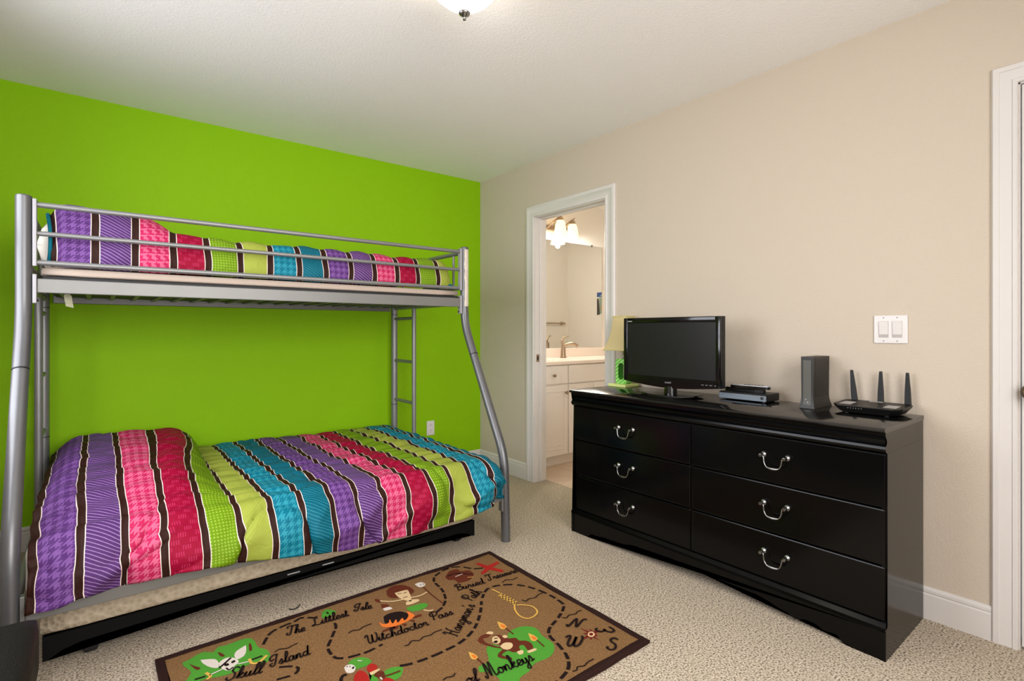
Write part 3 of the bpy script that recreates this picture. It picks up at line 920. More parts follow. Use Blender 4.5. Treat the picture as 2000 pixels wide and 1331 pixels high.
RUG_STROKES=[('skull_emblem','black',10,0,[(166,804),(186,821),(208,842)]),('skull_emblem','black',7,0,[(184,790),(190,773),(204,780)]),('skull_emblem','white',7,0,[(133,782),(173,790)]),('skull_emblem','white',7,0,[(220,788),(253,779)]),('skull_emblem','yellow',12,0,[(126,804),(135,775),(123,763)]),('skull_emblem','yellow',12,0,[(256,795),(258,763),(278,754),(309,778)]),('skull_emblem','black',10,0,[(92,788),(123,784)]),('skull_emblem','black',10,0,[(262,784),(296,785)]),('littlest_isle','black',8,0,[(570,931),(571,913)]),('treasure_chest','black',9,0,[(1113,893),(1161,891),(1203,850),(1219,837)]),('treasure_chest','white',6,0,[(1140,864),(1164,867),(1189,868)]),('treasure_chest','yellow',6,0,[(1180,825),(1206,812)]),('witch_doctor','black',5,0,[(860,887),(875,880)]),('witch_doctor','black',5,0,[(883,874),(899,876)]),('witch_doctor','black',5,0,[(864,841),(884,839)]),('witch_doctor','cream',10,0,[(776,878),(812,844),(857,828)]),('witch_doctor','cream',10,0,[(888,822),(929,813),(968,821)]),('witch_doctor','black',8,0,[(975,897),(980,896)]),('witch_doctor','black',8,0,[(988,895),(993,894)]),('witch_doctor','brown',7,0,[(977,869),(972,774),(974,697)]),('witch_doctor','cream',10,0,[(885,702),(899,682),(916,677)]),('pirate','black',8,0,[(505,544),(507,542)]),('pirate','black',8,0,[(513,538),(515,537)]),('pirate','black',8,0,[(516,520),(523,528)]),('pirate','brown',9,0,[(586,417),(609,413),(637,411)]),('pirate','white',7,0,[(570,422),(571,407)]),('parrot','white',5,0,[(547,553),(553,544),(559,544)]),('rope_noose','yellow',9,0,[(1204,665),(1211,616)]),('rope_noose','yellow',8,0,[(1188,598),(1218,610)]),('rope_noose','yellow',8,0,[(1189,579),(1220,591)]),('rope_noose','yellow',8,0,[(1191,561),(1222,573)]),('rope_noose','yellow',8,0,[(1193,544),(1223,555)]),('rope_noose','yellow',8,0,[(1195,526),(1225,537)]),('rope_noose','yellow',8,0,[(1196,508),(1226,519)]),('rope_noose','yellow',13,0,[(1199,601),(1205,554),(1208,511)]),('rope_noose','yellow',9,0,[(1208,511),(1176,468),(1163,420),(1177,388),(1212,387),(1241,406),(1249,444),(1232,474),(1206,495)]),('monkey','black',6,0,[(992,362),(1004,357)]),('torch','brown',7,0,[(1067,391),(1065,340)]),('torch','brown',7,0,[(1109,259),(1104,211)]),('torch','brown',7,0,[(875,306),(875,249)]),('dashed_path','black',9,1,[(1293,859),(1252,885),(1220,933),(1178,959),(1119,953),(1065,924),(1040,881),(1034,820),(1021,767),(996,715),(958,675),(915,655)]),('dashed_path','black',9,1,[(568,834),(561,801),(542,771),(520,737),(494,695),(488,654),(495,613),(525,593),(560,584),(598,580),(655,588)]),('dashed_path','black',10,1,[(648,437),(681,424),(733,416),(796,414),(886,423),(972,464),(1055,542),(1128,632),(1201,684),(1280,660),(1337,599),(1367,499),(1367,400),(1347,362),(1274,318),(1197,285),(1164,245),(1153,190),(1132,127),(1103,85),(1066,61),(1010,46),(944,43)]),('dashed_path','black',9,1,[(315,856),(351,913),(395,934),(446,941),(479,951),(520,918)]),('dashed_path','black',8,1,[(325,685),(362,661),(374,637),(353,615),(297,622),(252,617)]),('dashed_path','black',9,1,[(490,504),(478,507),(464,486),(457,437)]),('wave_marks','black',6,0,[(335,781),(352,788),(376,777),(391,781),(416,786)]),('wave_marks','black',6,0,[(583,731),(601,738),(624,729),(643,737),(678,738)]),('wave_marks','black',6,0,[(712,529),(726,525),(747,539),(769,525),(793,535),(819,528),(838,535),(872,534)]),('wave_marks','black',6,0,[(1277,687),(1309,695),(1329,679),(1362,683)]),('wave_marks','black',6,0,[(1249,513),(1256,496),(1279,501),(1304,493),(1331,502),(1359,504)]),('wave_marks','black',6,0,[(1287,311),(1299,297),(1322,304),(1347,295),(1366,301),(1387,299)]),('wave_marks','black',6,0,[(1086,50),(1101,46),(1116,56),(1138,46),(1161,52),(1191,51)]),('wave_marks','black',6,0,[(724,281),(741,285),(759,278),(775,287)])]
RUG_TEXT=[('The',(396,860),(460,848),0.062),('Littlest',(489,860),(631,848),0.062),('Isle',(657,865),(724,844),0.058),('Skull',(167,717),(272,688),0.066),('Island',(300,701),(430,690),0.066),('Witchdoctor',(609,618),(848,592),0.06),('Pass',(872,608),(964,597),0.06),('Buried',(1076,748),(1214,730),0.055),('Treasure',(1238,737),(1397,722),0.055),("Hangman's",(888,458),(1069,599),0.06),('Path',(1075,634),(1156,672),0.06),('Monkeys',(842,198),(1027,174),0.072),('of',(774,214),(820,205),0.065),('N',(1259,253),(1292,205),0.068),('W',(1162,169),(1203,128),0.068),('E',(1374,108),(1400,170),0.066),('S',(1265,57),(1294,35),0.07)]


def in_rug(x, y):
    return RX + .02 < x < RX + RW - .02 and RY + .02 < y < RY + RD - .02
def ribbon(bm, pts, w, z):
    P = [Vector((p[0], p[1], 0)) for p in pts]
    if len(P) < 2: return
    L, R_ = [], []
    for i, p in enumerate(P):
        t = (P[min(i + 1, len(P) - 1)] - P[max(i - 1, 0)])
        if t.length < 1e-7: t = Vector((1, 0, 0))
        t.normalize()
        n = Vector((-t.y, t.x, 0)) * (w / 2)
        L.append(bm.verts.new((p.x + n.x, p.y + n.y, z))); R_.append(bm.verts.new((p.x - n.x, p.y - n.y, z)))
    for i in range(len(P) - 1):
        bm.faces.new((R_[i], R_[i + 1], L[i + 1], L[i]))
def clip_runs(pts):
    run = []
    for p in pts:
        if in_rug(p[0], p[1]): run.append(p)
        else:
            if len(run) > 1: yield run
            run = []
    if len(run) > 1: yield run
def clip_poly(pts):
    def cl(ps, f, inter):
        o = []
        for i in range(len(ps)):
            a, b = ps[i - 1], ps[i]
            if f(b):
                if not f(a): o.append(inter(a, b))
                o.append(b)
            elif f(a): o.append(inter(a, b))
        return o
    x0, x1, y0, y1 = RX + .028, RX + RW - .028, RY + .028, RY + RD - .028
    def ix(xv): return lambda a, b: (xv, a[1] + (b[1] - a[1]) * (xv - a[0]) / (b[0] - a[0]))
    def iy(yv): return lambda a, b: (a[0] + (b[0] - a[0]) * (yv - a[1]) / (b[1] - a[1]), yv)
    for f, i in ((lambda p: p[0] > x0, ix(x0)), (lambda p: p[0] < x1, ix(x1)), (lambda p: p[1] > y0, iy(y0)), (lambda p: p[1] < y1, iy(y1))):
        pts = cl(pts, f, i)
        if len(pts) < 3: return []
    return pts
motifs = {}
def piece(part, c, bm):
    """each printed shape is its own object; the first of a motif carries the rest"""
    if not bm.verts:
        bm.free(); return
    if part in ('dashed_path', 'wave_mark', 'lettering'):
        o = obj({'dashed_path': 'path_dash'}.get(part, part), bm, 'rug_' + c, rug)
    elif part not in motifs:
        o = motifs[part] = obj(part, bm, 'rug_' + c, rug)
    else:
        o = obj('printed_piece', bm, 'rug_' + c, motifs[part])
    return o
for part, c, lay, pts in RUG_POLYS:
    P = [(RX + x / 1000, RY + y / 1000) for x, y in pts]
    if part not in ('red_cross', 'compass_rose'):
        P = [(p.x, p.y) for p in smooth_path([(x, y, 0) for x, y in P] + [(P[0][0], P[0][1], 0)], 3)][:-1]
    P = clip_poly(P)
    if len(P) < 3: continue
    bm = B()
    f = bm.faces.new([bm.verts.new((x, y, ZT + .0004 + .0004 * lay)) for x, y in P])
    bmesh.ops.triangulate(bm, faces=[f], ngon_method='EAR_CLIP')
    piece(part, c, bm)
for part, c, w, dash, pts in RUG_STROKES:
    P = [(p.x, p.y) for p in smooth_path([(RX + x / 1000, RY + y / 1000, 0) for x, y in pts], 12)]
    z = ZT + (.0024 if not dash else .0012)
    runs = []
    if dash:
        # 4.6 cm dashes with 1 cm gaps
        acc, cur = 0.0, [P[0]]
        for p, q in zip(P, P[1:]):
            acc += math.hypot(q[0] - p[0], q[1] - p[1])
            if acc % .056 < .046: cur.append(q)
            else:
                runs += list(clip_runs(cur)); cur = []
        runs += list(clip_runs(cur))
    else:
        runs = list(clip_runs(P))
    for r in runs:
        bm = B(); ribbon(bm, r, w / 1000 * (1.25 if dash else .8), z); piece(part.replace('wave_marks', 'wave_mark'), c, bm)

# single-stroke script letters: list of strokes, advance width (cap height 1)
G = {
 'a': ([[(.35,.33),(.2,.4),(.05,.25),(.08,.05),(.22,.02),(.35,.2),(.37,.38),(.36,.1),(.45,0),(.55,.1)]], .5),
 'c': ([[(.35,.32),(.22,.4),(.06,.25),(.08,.06),(.25,0),(.42,.1)]], .4),
 'd': ([[(.35,.33),(.2,.4),(.05,.25),(.08,.05),(.22,.02),(.35,.2),(.44,.9)], [(.44,.9),(.37,.1),(.46,0),(.55,.08)]], .52),
 'e': ([[(.02,.1),(.3,.25),(.28,.4),(.14,.4),(.05,.2),(.12,.02),(.28,.02),(.42,.12)]], .38),
 'f': ([[(0,.05),(.25,.5),(.35,.9),(.24,.95),(.18,.6),(.16,-.3),(.24,-.35),(.28,-.1),(.2,.05),(.4,.1)]], .38),
 'g': ([[(.35,.33),(.2,.4),(.05,.25),(.08,.05),(.22,.02),(.35,.2),(.37,.38),(.35,-.3),(.2,-.4),(.12,-.25),(.5,.1)]], .5),
 'h': ([[(0,.05),(.22,.6),(.25,.92),(.14,.9),(.1,0),(.15,.25),(.28,.4),(.35,.3),(.34,.08),(.42,0),(.52,.1)]], .5),
 'i': ([[(0,.1),(.12,.38),(.1,.08),(.18,0),(.3,.1)], [(.14,.56),(.17,.58)]], .28),
 'k': ([[(0,.05),(.22,.6),(.22,.92),(.12,.9),(.1,0)], [(.1,.18),(.3,.4),(.32,.28),(.14,.2),(.34,0),(.48,.1)]], .46),
 'l': ([[(0,.05),(.24,.6),(.24,.92),(.13,.9),(.1,.15),(.16,0),(.3,.1)]], .28),
 'm': ([[(0,.1),(.08,.38),(.06,0),(.1,.25),(.2,.4),(.26,.3),(.24,0),(.28,.25),(.4,.4),(.46,.3),(.44,.06),(.52,0),(.62,.1)]], .6),
 'n': ([[(0,.1),(.08,.38),(.06,0),(.12,.27),(.25,.4),(.32,.3),(.3,.06),(.38,0),(.5,.1)]], .48),
 'o': ([[(.25,.4),(.08,.32),(.06,.08),(.2,0),(.34,.12),(.32,.33),(.2,.4),(.3,.3),(.48,.36)]], .45),
 'r': ([[(0,.1),(.1,.42),(.16,.34),(.28,.34),(.24,.08),(.32,0),(.42,.1)]], .4),
 's': ([[(0,.08),(.18,.42),(.24,.25),(.22,.03),(.08,.02)], [(.22,.03),(.4,.1)]], .36),
 't': ([[(0,.08),(.16,.75),(.12,.1),(.2,0),(.32,.1)], [(.02,.52),(.28,.54)]], .3),
 'u': ([[(0,.1),(.08,.38),(.06,.1),(.15,0),(.28,.12),(.32,.38),(.3,.08),(.38,0),(.5,.1)]], .48),
 'y': ([[(0,.1),(.08,.38),(.06,.12),(.15,.02),(.28,.14),(.32,.38),(.3,-.3),(.18,-.4),(.1,-.28),(.45,.1)]], .45),
 "'": ([[(.1,.9),(.06,.7)]], .15),
 'T': ([[(.1,.75),(.02,.9),(.2,1.0),(.6,.95),(.75,1.02)], [(.45,.97),(.38,.4),(.3,.05),(.12,0),(.02,.15),(.12,.25)]], .68),
 'L': ([[(.45,.8),(.5,.98),(.38,1),(.28,.7),(.3,.3),(.18,.05),(.05,.05),(.1,.15),(.35,.08),(.6,0),(.75,.15)]], .75),
 'I': ([[(.3,.6),(.1,.5),(.02,.75),(.25,.98),(.6,.95)], [(.5,.97),(.4,.4),(.3,.05),(.1,.02),(.02,.2),(.2,.28)]], .6),
 'S': ([[(.6,.85),(.45,1),(.25,.92),(.25,.7),(.45,.45),(.42,.1),(.2,0),(.02,.15),(.08,.28)]], .6),
 'W': ([[(-.05,.75),(.05,.95),(.18,.9),(.15,.3),(.25,.02),(.42,.2),(.5,.9),(.48,.3),(.58,.02),(.78,.25),(.85,.85),(.75,1.0)]], .85),
 'P': ([[(.22,.95),(.17,0)], [(.1,.5),(0,.65),(.05,.9),(.3,1),(.58,.85),(.5,.55),(.2,.45)]], .55),
 'H': ([[(0,.75),(.08,.95),(.2,.85),(.15,.05),(.05,0)], [(.7,.98),(.55,.8),(.5,.1),(.65,0)], [(.15,.5),(.5,.52)]], .72),
 'B': ([[(.2,.95),(.15,0)], [(0,.65),(.05,.9),(.3,1),(.52,.85),(.45,.6),(.22,.52),(.5,.45),(.55,.15),(.3,0),(.1,.08)]], .6),
 'M': ([[(-.05,.2),(0,.02),(.1,.1),(.2,.9),(.28,.95),(.35,.05),(.5,.9),(.6,.95),(.6,.1),(.72,0),(.85,.12)]], .85),
 'N': ([[(-.05,.2),(0,.02),(.1,.1),(.22,.95),(.5,.05),(.6,.9),(.8,1.0)]], .75),
 'E': ([[(.55,.85),(.35,1),(.15,.85),(.25,.55),(.4,.52),(.15,.45),(.05,.2),(.25,0),(.6,.12)]], .6),
}
for txt, a, b, cap in RUG_TEXT:
    A = Vector((RX + a[0] / 1000, RY + a[1] / 1000)); Bv = Vector((RX + b[0] / 1000, RY + b[1] / 1000))
    d = Bv - A
    tot = sum(G[ch][1] for ch in txt)
    single = len(txt) == 1
    sx = cap if single else d.length / tot
    ux = d.normalized(); uy = Vector((-ux.y, ux.x))
    bm = B()
    pen = 0.0
    for ch in txt:
        strokes, adv = G[ch]
        for st_ in strokes:
            P = smooth_path([(x, y, 0) for x, y in st_], 5)
            W_ = []
            for p in P:
                q = A + ux * ((pen + p.x + p.y * .18) * sx) + uy * (p.y * cap)
                W_.append((q.x, q.y))
            for r in clip_runs(W_): ribbon(bm, r, .0058 if not single else .009, ZT + .0030)
        pen += adv
    o = piece('lettering', 'black', bm)
    if o: o['kind'] = 'stuff'
# stray thread
tag(obj('loose_thread', tube(B(), smooth_path([(-1.985, -1.462, .003), (-1.972, -1.474, .003), (-1.955, -1.470, .003), (-1.938, -1.452, .003)], 5), .0022, 6), 'thread', origin=(-1.96, -1.465, 0)),
    'tiny black thread lying on the carpet between rug and trundle', 'thread')

# ================================================================== DRESSER
DF, DB = -.450, -.020
DY0, DY1 = -3.108, -1.576
dz = .813
dresser = thing('dresser', 'long black six-drawer dresser with silver bail handles against the beige wall', 'dresser', (-.24, -2.34, 0))
tp = [(DB, .795), (-.470, .795), (-.477, .799), (-.479, .804), (-.477, .809), (-.470, .813), (DB, .813)]
obj('dresser_top', prism(B(), tp, XZ_Y, DY0 - .002, DY1 + .004), 'wood_top', dresser, smooth=35)
cr = [(DB, .722), (-.452, .722), (-.462, .729), (-.467, .738), (-.465, .747), (-.456, .752), (-.450, .758), (-.452, .768), (-.459, .777), (-.466, .783), (-.467, .7945), (DB, .7945)]
obj('crown_molding', prism(B(), cr, XZ_Y, DY0, DY1), 'wood', dresser, smooth=25)
for y0, y1 in ((DY0, DY0 + .018), (DY1 - .018, DY1)):
    pr = [(DB, 0), (DB, .7215), (DF + .004, .7215), (DF + .004, .115), (-.462, .108), (-.462, 0), (-.40, 0), (-.37, .035), (-.10, .035), (-.07, 0)]
    if y0 == DY0: pr = [(DB, 0), (DB, .7215), (DF + .004, .7215), (DF + .004, .115), (-.462, .108), (-.462, 0)]
    obj('side_panel', prism(B(), pr, XZ_Y, y0, y1), 'wood', dresser)
obj('back_panel', bx(DB - .008, DB, DY0 + .018, DY1 - .018, .04, .7215), 'wood', dresser)
obj('inner_carcass', bx(DB - .03, DF + .022, DY0 + .0185, DY1 - .0185, .116, .7215), 'wood', dresser)
obj('center_stile', bx(DF + .0215, DF + .006, -2.350, -2.332, .116, .7215), 'wood', dresser)
# ledge and scalloped apron
ld = [(DF + .006, .128), (DF - .002, .128), (-.466, .115), (-.468, .106), (-.463, .101), (-.44, .101), (-.44, .1155), (DF + .006, .1155)]
obj('base_molding', prism(B(), ld, XZ_Y, DY0 + .0005, DY1 - .0005), 'wood', dresser, smooth=25)
def apron_z(t):
    """t: distance from the nearer end, metres"""
    if t < .13: return .0
    if t < .19: return .020 * sstep(.13, .155, t) + .006 * math.sin((t - .13) / .06 * PI)
    if t < .27: return .020 + .014 * sstep(.19, .235, t)
    if t < .33: return .034 - .014 * math.sin((t - .27) / .06 * PI)
    return .034 + .022 * sstep(.33, .46, t)
ap = [(DY0 + .0185, .1005), (DY1 - .0185, .1005)]
n_ = 90
for i in range(n_ + 1):
    y = DY1 - .0185 + (DY0 - DY1 + .037) * i / n_
    ap.append((y, apron_z(min(DY1 - y, y - DY0))))
obj('scalloped_apron', prism(B(), ap, YZ_X, -.462, -.444), 'wood', dresser)
for y in (DY0, DY1 - .0185):
    obj('apron_foot', bx(-.4645, -.4625, y + .0005, y + .018, .0, .1005), 'wood', dresser)
# handle mesh (local, around 0,0,0, front towards -x)
def handle_bm():
    bm = B()
    for s in (-1, 1):
        lathe(bm, [(.0135, 0), (.0135, .003), (.011, .007), (.006, .010), (.0045, .013), (.0045, .022), (.0075, .025), (.0085, .029), (.0065, .033), (0, .034)], (0, s * .047, 0), '-x', 18)
    pts = fillet([(-.020, -.047, 0), (-.024, -.037, -.004), (-.026, -.034, -.030), (-.026, -.024, -.046), (-.026, 0, -.049), (-.026, .024, -.046), (-.026, .034, -.030), (-.024, .037, -.004), (-.020, .047, 0)], .012, 5)
    rr = [.0030 + .0028 * max(0, 1 - abs(p.y) / .024) ** .6 if abs(p.y) < .024 and p.z < -.03 else .0030 for p in pts]
    tube(bm, pts, rr, 10)
    return bm
h0 = None
for (y0, y1) in ((-2.337, DY1 - .004), (DY0 + .004, -2.345)):
    for z0, z1 in ((.529, .719), (.327, .524), (.130, .322)):
        yc, zc = (y0 + y1) / 2, (z0 + z1) / 2
        d_ = obj('drawer', bx(DF, DF + .0205, y0, y1, z0, z1, bev=.005, seg=2), 'wood', dresser)
        if h0 is None:
            bm = handle_bm()
            bmesh.ops.translate(bm, verts=bm.verts, vec=(DF, yc, zc + .018))
            h0 = obj('handle', bm, 'chrome', d_, smooth=45); hp = (yc, zc)
            h0['label'] = 'silver bail handle'
        else:
            share(h0, 'handle', d_, (0, yc - hp[0], zc - hp[1]))

# ================================================================== THINGS ON THE DRESSER
def text_bm(s, size, place):
    cu = bpy.data.curves.new('t', 'FONT'); cu.body = s; cu.size = size; cu.align_x = 'CENTER'; cu.align_y = 'CENTER'; cu.resolution_u = 3
    t = bpy.data.objects.new('t', cu); C.objects.link(t)
    dg = bpy.context.evaluated_depsgraph_get()
    me = bpy.data.meshes.new_from_object(t.evaluated_get(dg))
    bm = B(); bm.from_mesh(me)
    for v in bm.verts: v.co = Vector(place(v.co.x, v.co.y))
    bpy.data.objects.remove(t); bpy.data.curves.remove(cu); bpy.data.meshes.remove(me)
    return bm
# television
tv = thing('television', 'small black flat-screen television on a pedestal stand on the dresser', 'television', (-.27, -2.10, dz))
TX, TY0, TY1, TZ0, TZ1 = -.285, -2.394, -1.812, .858, 1.222
out_ = [(TY0, TZ1), (TY1, TZ1), (TY1, TZ0 + .022)]
for i in range(13):
    t = i / 12
    out_.append((TY1 + (TY0 - TY1) * t, TZ0 + .016 - .020 * math.sin(t * PI)))
out_.append((TY0, TZ0 + .022))
bm = prism(B(), out_, YZ_X, TX + .012, TX + .040)
obj('back_shell', bm, 'black_plastic', tv)
# bezel as four bars with a raised outer lip
inn = (TY0 + .026, TY1 - .026, TZ0 + .052, TZ1 - .028)
bm = B()
box(bm, TX - .004, TX + .012, inn[1], TY1, TZ0 + .018, TZ1, bev=.004)
box(bm, TX - .004, TX + .012, TY0, inn[0], TZ0 + .018, TZ1, bev=.004)
box(bm, TX - .004, TX + .012, inn[0], inn[1], inn[3], TZ1, bev=.003)
low_ = [(inn[1], inn[2]), (inn[0], inn[2])]
for i in range(13):
    t = 1 - i / 12
    low_.append((TY1 - .004 + (TY0 - TY1 + .008) * t, TZ0 + .018 - .022 * math.sin(t * PI)))
prism(bm, low_, YZ_X, TX - .003, TX + .012)
bz = obj('bezel', bm, 'gloss_black', tv, smooth=30)
obj('screen', bx(TX + .002, TX + .011, inn[0] - .001, inn[1] + .001, inn[2] - .001, inn[3] + .001), 'screen', tv)
fy = lambda yc, zc, x: (lambda a, b: (x, yc - a, zc + b))
lg = obj('brand_lettering', text_bm('SHARP', .013, fy(-2.103, TZ0 + .024, TX - .0036)), 'logo', tv); lg['label'] = 'small silver lettering below the screen'
for y, w in ((-2.300, .014), (-2.322, .012), (-2.344, .015), (-2.368, .010)):
    obj('printed_mark', bx(TX - .0045, TX - .0032, y - w / 2, y + w / 2, TZ0 + .026, TZ0 + .031), 'logo_dim', bz)
obj('printed_mark', bx(TX - .0048, TX - .0035, -1.872, -1.842, TZ1 - .021, TZ1 - .016), 'logo', bz)
nk = lathe(B(), [(.034, .012), (.032, .05)], (TX + .02, -2.103, dz), 'z', 24)
obj('stand_neck', nk, 'gloss_black', tv, smooth=40)
bs = B()
og = []
for i in range(40):
    a = 2 * PI * i / 40
    og.append((TX + .02 + .085 * (abs(math.cos(a)) ** .6) * (1 if math.cos(a) > 0 else -1), -2.103 + .172 * math.sin(a)))
va = [bs.verts.new((x, y, dz + .001 + .012 * (abs(y + 2.103) / .172) ** 3)) for x, y in og]
vb = [bs.verts.new((TX + .02 + (x - TX - .02) * .96, -2.103 + (y + 2.103) * .985, dz + .009 + .009 * (abs(y + 2.103) / .172) ** 3)) for x, y in og]
vc = [bs.verts.new((TX + .02 + (x - TX - .02) * .35, -2.103 + (y + 2.103) * .25, dz + .014)) for x, y in og]
for i in range(40):
    j = (i + 1) % 40
    bs.faces.new((va[i], va[j], vb[j], vb[i])); bs.faces.new((vb[i], vb[j], vc[j], vc[i]))
bs.faces.new(va[::-1]); bs.faces.new(vc)
obj('stand_base', bs, 'gloss_black', tv, smooth=40)

# table lamp
LX, LY = -.092, -1.650
lamp = thing('table_lamp', 'table lamp with cream bell shade and green striped arch body behind the television', 'lamp', (LX, LY, dz))
obj('base_plate', bx(LX - .066, LX + .066, LY - .066, LY + .066, dz + .0005, dz + .017, bev=.003), 'lamp_base', lamp)
def stadium(hw, z0, z1, r, n=8):
    pts = []
    for cx_, cz_, a0 in ((hw - r, z1 - r, 0), (-hw + r, z1 - r, PI / 2), (-hw + r, z0 + r, PI), (hw - r, z0 + r, 1.5 * PI)):
        for i in range(n + 1):
            a = a0 + PI / 2 * i / n
            pts.append((cx_ + r * math.cos(a), cz_ + r * math.sin(a)))
    return pts
so = stadium(.043, dz + .017, dz + .168, .018); si = stadium(.021, dz + .042, dz + .143, .0205)
bm = B(); bi = B()
n_ = len(so)
x0, x1 = LX - .024, LX + .024
for xx in (x0, x1):
    a = [bm.verts.new((xx, LY + p[0], p[1])) for p in so]; b = [bm.verts.new((xx, LY + p[0], p[1])) for p in si]
    for i in range(n_):
        bm.faces.new((a[i], a[(i + 1) % n_], b[(i + 1) % n_], b[i]))
a = [bm.verts.new((x0, LY + p[0], p[1])) for p in so]; b = [bm.verts.new((x1, LY + p[0], p[1])) for p in so]
for i in range(n_): bm.faces.new((a[i], a[(i + 1) % n_], b[(i + 1) % n_], b[i]))
a = [bi.verts.new((x0 + .001, LY + p[0] * .995, p[1])) for p in si]; b = [bi.verts.new((x1 - .001, LY + p[0] * .995, p[1])) for p in si]
for i in range(n_): bi.faces.new((a[i], a[(i + 1) % n_], b[(i + 1) % n_], b[i]))
bmesh.ops.remove_doubles(bm, verts=bm.verts, dist=.0001)
obj('arch_body', bm, 'lamp_stripe', lamp)
obj('arch_lining', bi, 'lamp_inner', lamp)
obj('lamp_stem', lathe(B(), [(.008, .168), (.006, .172), (.006, .30)], (LX, LY, dz), seg=14), 'chrome', lamp, smooth=40)
sh = B()
rings = []
for i in range(13):
    t = i / 12
    hw = .090 - .040 * t - .010 * math.sin(t * PI)
    z = dz + .222 + .203 * t
    ring = []
    for cx_, cy_, a0 in ((1, 1, 0), (-1, 1, PI / 2), (-1, -1, PI), (1, -1, 1.5 * PI)):
        r = .012
        for q in range(5):
            a = a0 + PI / 2 * q / 4
            ring.append(sh.verts.new((LX + cx_ * (hw - r) + r * math.cos(a), LY + cy_ * (hw - r) + r * math.sin(a), z)))
    rings.append(ring)
for i in range(12):
    for q in range(20):
        sh.faces.new((rings[i][q], rings[i][(q + 1) % 20], rings[i + 1][(q + 1) % 20], rings[i + 1][q]))
bmesh.ops.solidify(sh, geom=sh.faces[:], thickness=.002)
shade = obj('lamp_shade', sh, 'shade', lamp, smooth=50)
for z, hw in ((dz + .222, .0905), (dz + .425, .0505)):
    pts = [(LX + hw, LY + hw, z), (LX - hw, LY + hw, z), (LX - hw, LY - hw, z), (LX + hw, LY - hw, z), (LX + hw, LY + hw, z)]
    obj('shade_trim', tube(B(), fillet(pts, .012, 4), .0035, 8), 'shade_trim', shade, smooth=True)

# cable box with remotes
cb = thing('cable_box', 'flat dark cable box with blue-grey front beside the television', 'cable box', (-.14, -2.42, dz))
CX0, CX1, CY0, CY1 = -.185, -.050, -2.560, -2.325
obj('box_body', bx(CX0 + .006, CX1, CY0, CY1, dz + .006, dz + .041, bev=.004), 'black_plastic', cb)
obj('front_panel', bx(CX0, CX0 + .008, CY0 + .001, CY1 - .001, dz + .007, dz + .034, bev=.003), 'boxfront', cb)
obj('power_button', lathe(B(), [(.007, 0), (.007, .002), (.003, .003)], (CX0, CY0 + .018, dz + .024), '-x', 16), 'steel_dark', cb)
for x in (CX0 + .02, CX1 - .02):
    for y in (CY0 + .02, CY1 - .02):
        obj('foot', lathe(B(), [(.007, 0), (.007, .006)], (x, y, dz), seg=12), 'black_rubber', cb)
def remote(name, label, cxy, length, width, zb, ang, body, topm):
    r = thing(name, label, 'remote control', (cxy[0], cxy[1], zb))
    pts = []
    for i in range(28):
        a = 2 * PI * i / 28
        c_, s_ = math.cos(a), math.sin(a)
        lx = length / 2 * math.copysign(abs(s_) ** .55, s_); ly = width / 2 * math.copysign(abs(c_) ** .55, c_) * (1 - .12 * math.cos(lx / length * 2 * PI))
        pts.append((lx, ly))
    ca, sa = math.cos(ang), math.sin(ang)
    f = lambda a, b, d: Vector((cxy[0] + a * ca - b * sa, cxy[1] + a * sa + b * ca, d))
    obj('remote_body', prism(B(), [(p[0], p[1]) for p in pts], f, zb + .0005, zb + .013), body, r)
    obj('face_plate', prism(B(), [(p[0] * .97, p[1] * .92) for p in pts], f, zb + .013, zb + .017), topm, r)
    bb = B()
    for i in range(6):
        for j in (-1, 0, 1):
            c0 = f(-length * .30 + i * length * .085, j * width * .22, zb + .0165)
            lathe(bb, [(.0034, 0), (.0030, .002)], c0, 'z', 8)
    obj('buttons', bb, 'black_rubber', r)['kind'] = 'stuff'
    return r
remote('remote_control', 'black remote control with silver face, on top of the cable box', (-.125, -2.455), .185, .046, dz + .0585, PI / 2 + .10, 'gloss_black', 'silver_plastic')
remote('remote_control', 'slim plain black remote under the silver-faced one on the cable box', (-.118, -2.425), .200, .050, dz + .0415, PI / 2 - .06, 'black_plastic', 'gloss_black')

# modem
md = thing('modem', 'upright charcoal modem tower with ribbed sides and glossy front', 'modem', (-.10, -2.741, dz))
def modem_half(z):
    t = (z - dz) / .225
    return .0235 + .0085 * (1 - min(1, t / .28)) ** 2 + .002 * t
bm = B()
rings = []
for i in range(19):
    z = dz + .001 + .224 * i / 18
    w = modem_half(z)
    fx = -.190 - .006 * (1 - min(1, (i / 18) / .28)) ** 2
    bxk = -.018 + .016 * (1 - min(1, (i / 18) / .2)) ** 2 - .004
    rings.append([bm.verts.new(v) for v in ((fx, -2.741 - w, z), (bxk, -2.741 - w, z), (bxk, -2.741 + w, z), (fx, -2.741 + w, z))])
for i in range(18):
    for q in range(4):
        bm.faces.new((rings[i][q], rings[i][(q + 1) % 4], rings[i + 1][(q + 1) % 4], rings[i + 1][q]))
bm.faces.new(rings[0][::-1]); bm.faces.new(rings[-1])
obj('modem_shell', bm, 'grey_plastic', md, smooth=30)
obj('front_glass', bx(-.1935, -.189, -2.741 - .0165, -2.741 + .0165, dz + .012, dz + .210, bev=.0015), 'smoked', md)
for k_, zz in enumerate((.028, .040)):
    obj('indicator_light', lathe(B(), [(.003, 0), (.003, .001)], (-.1937, -2.741 + (.004 if k_ else -.003), dz + zz), '-x', 10), 'logo', md)
for s in (-1, 1):
    bm = B()
    for i in range(24):
        z = dz + .050 + i * .0070
        w = modem_half(z)
        y_ = -2.741 + s * (w + .0004)
        box(bm, -.172, -.030, y_ - .0016, y_ + .0016, z, z + .0034)
    obj('vent_ribs', bm, 'rib', md)['kind'] = 'stuff'

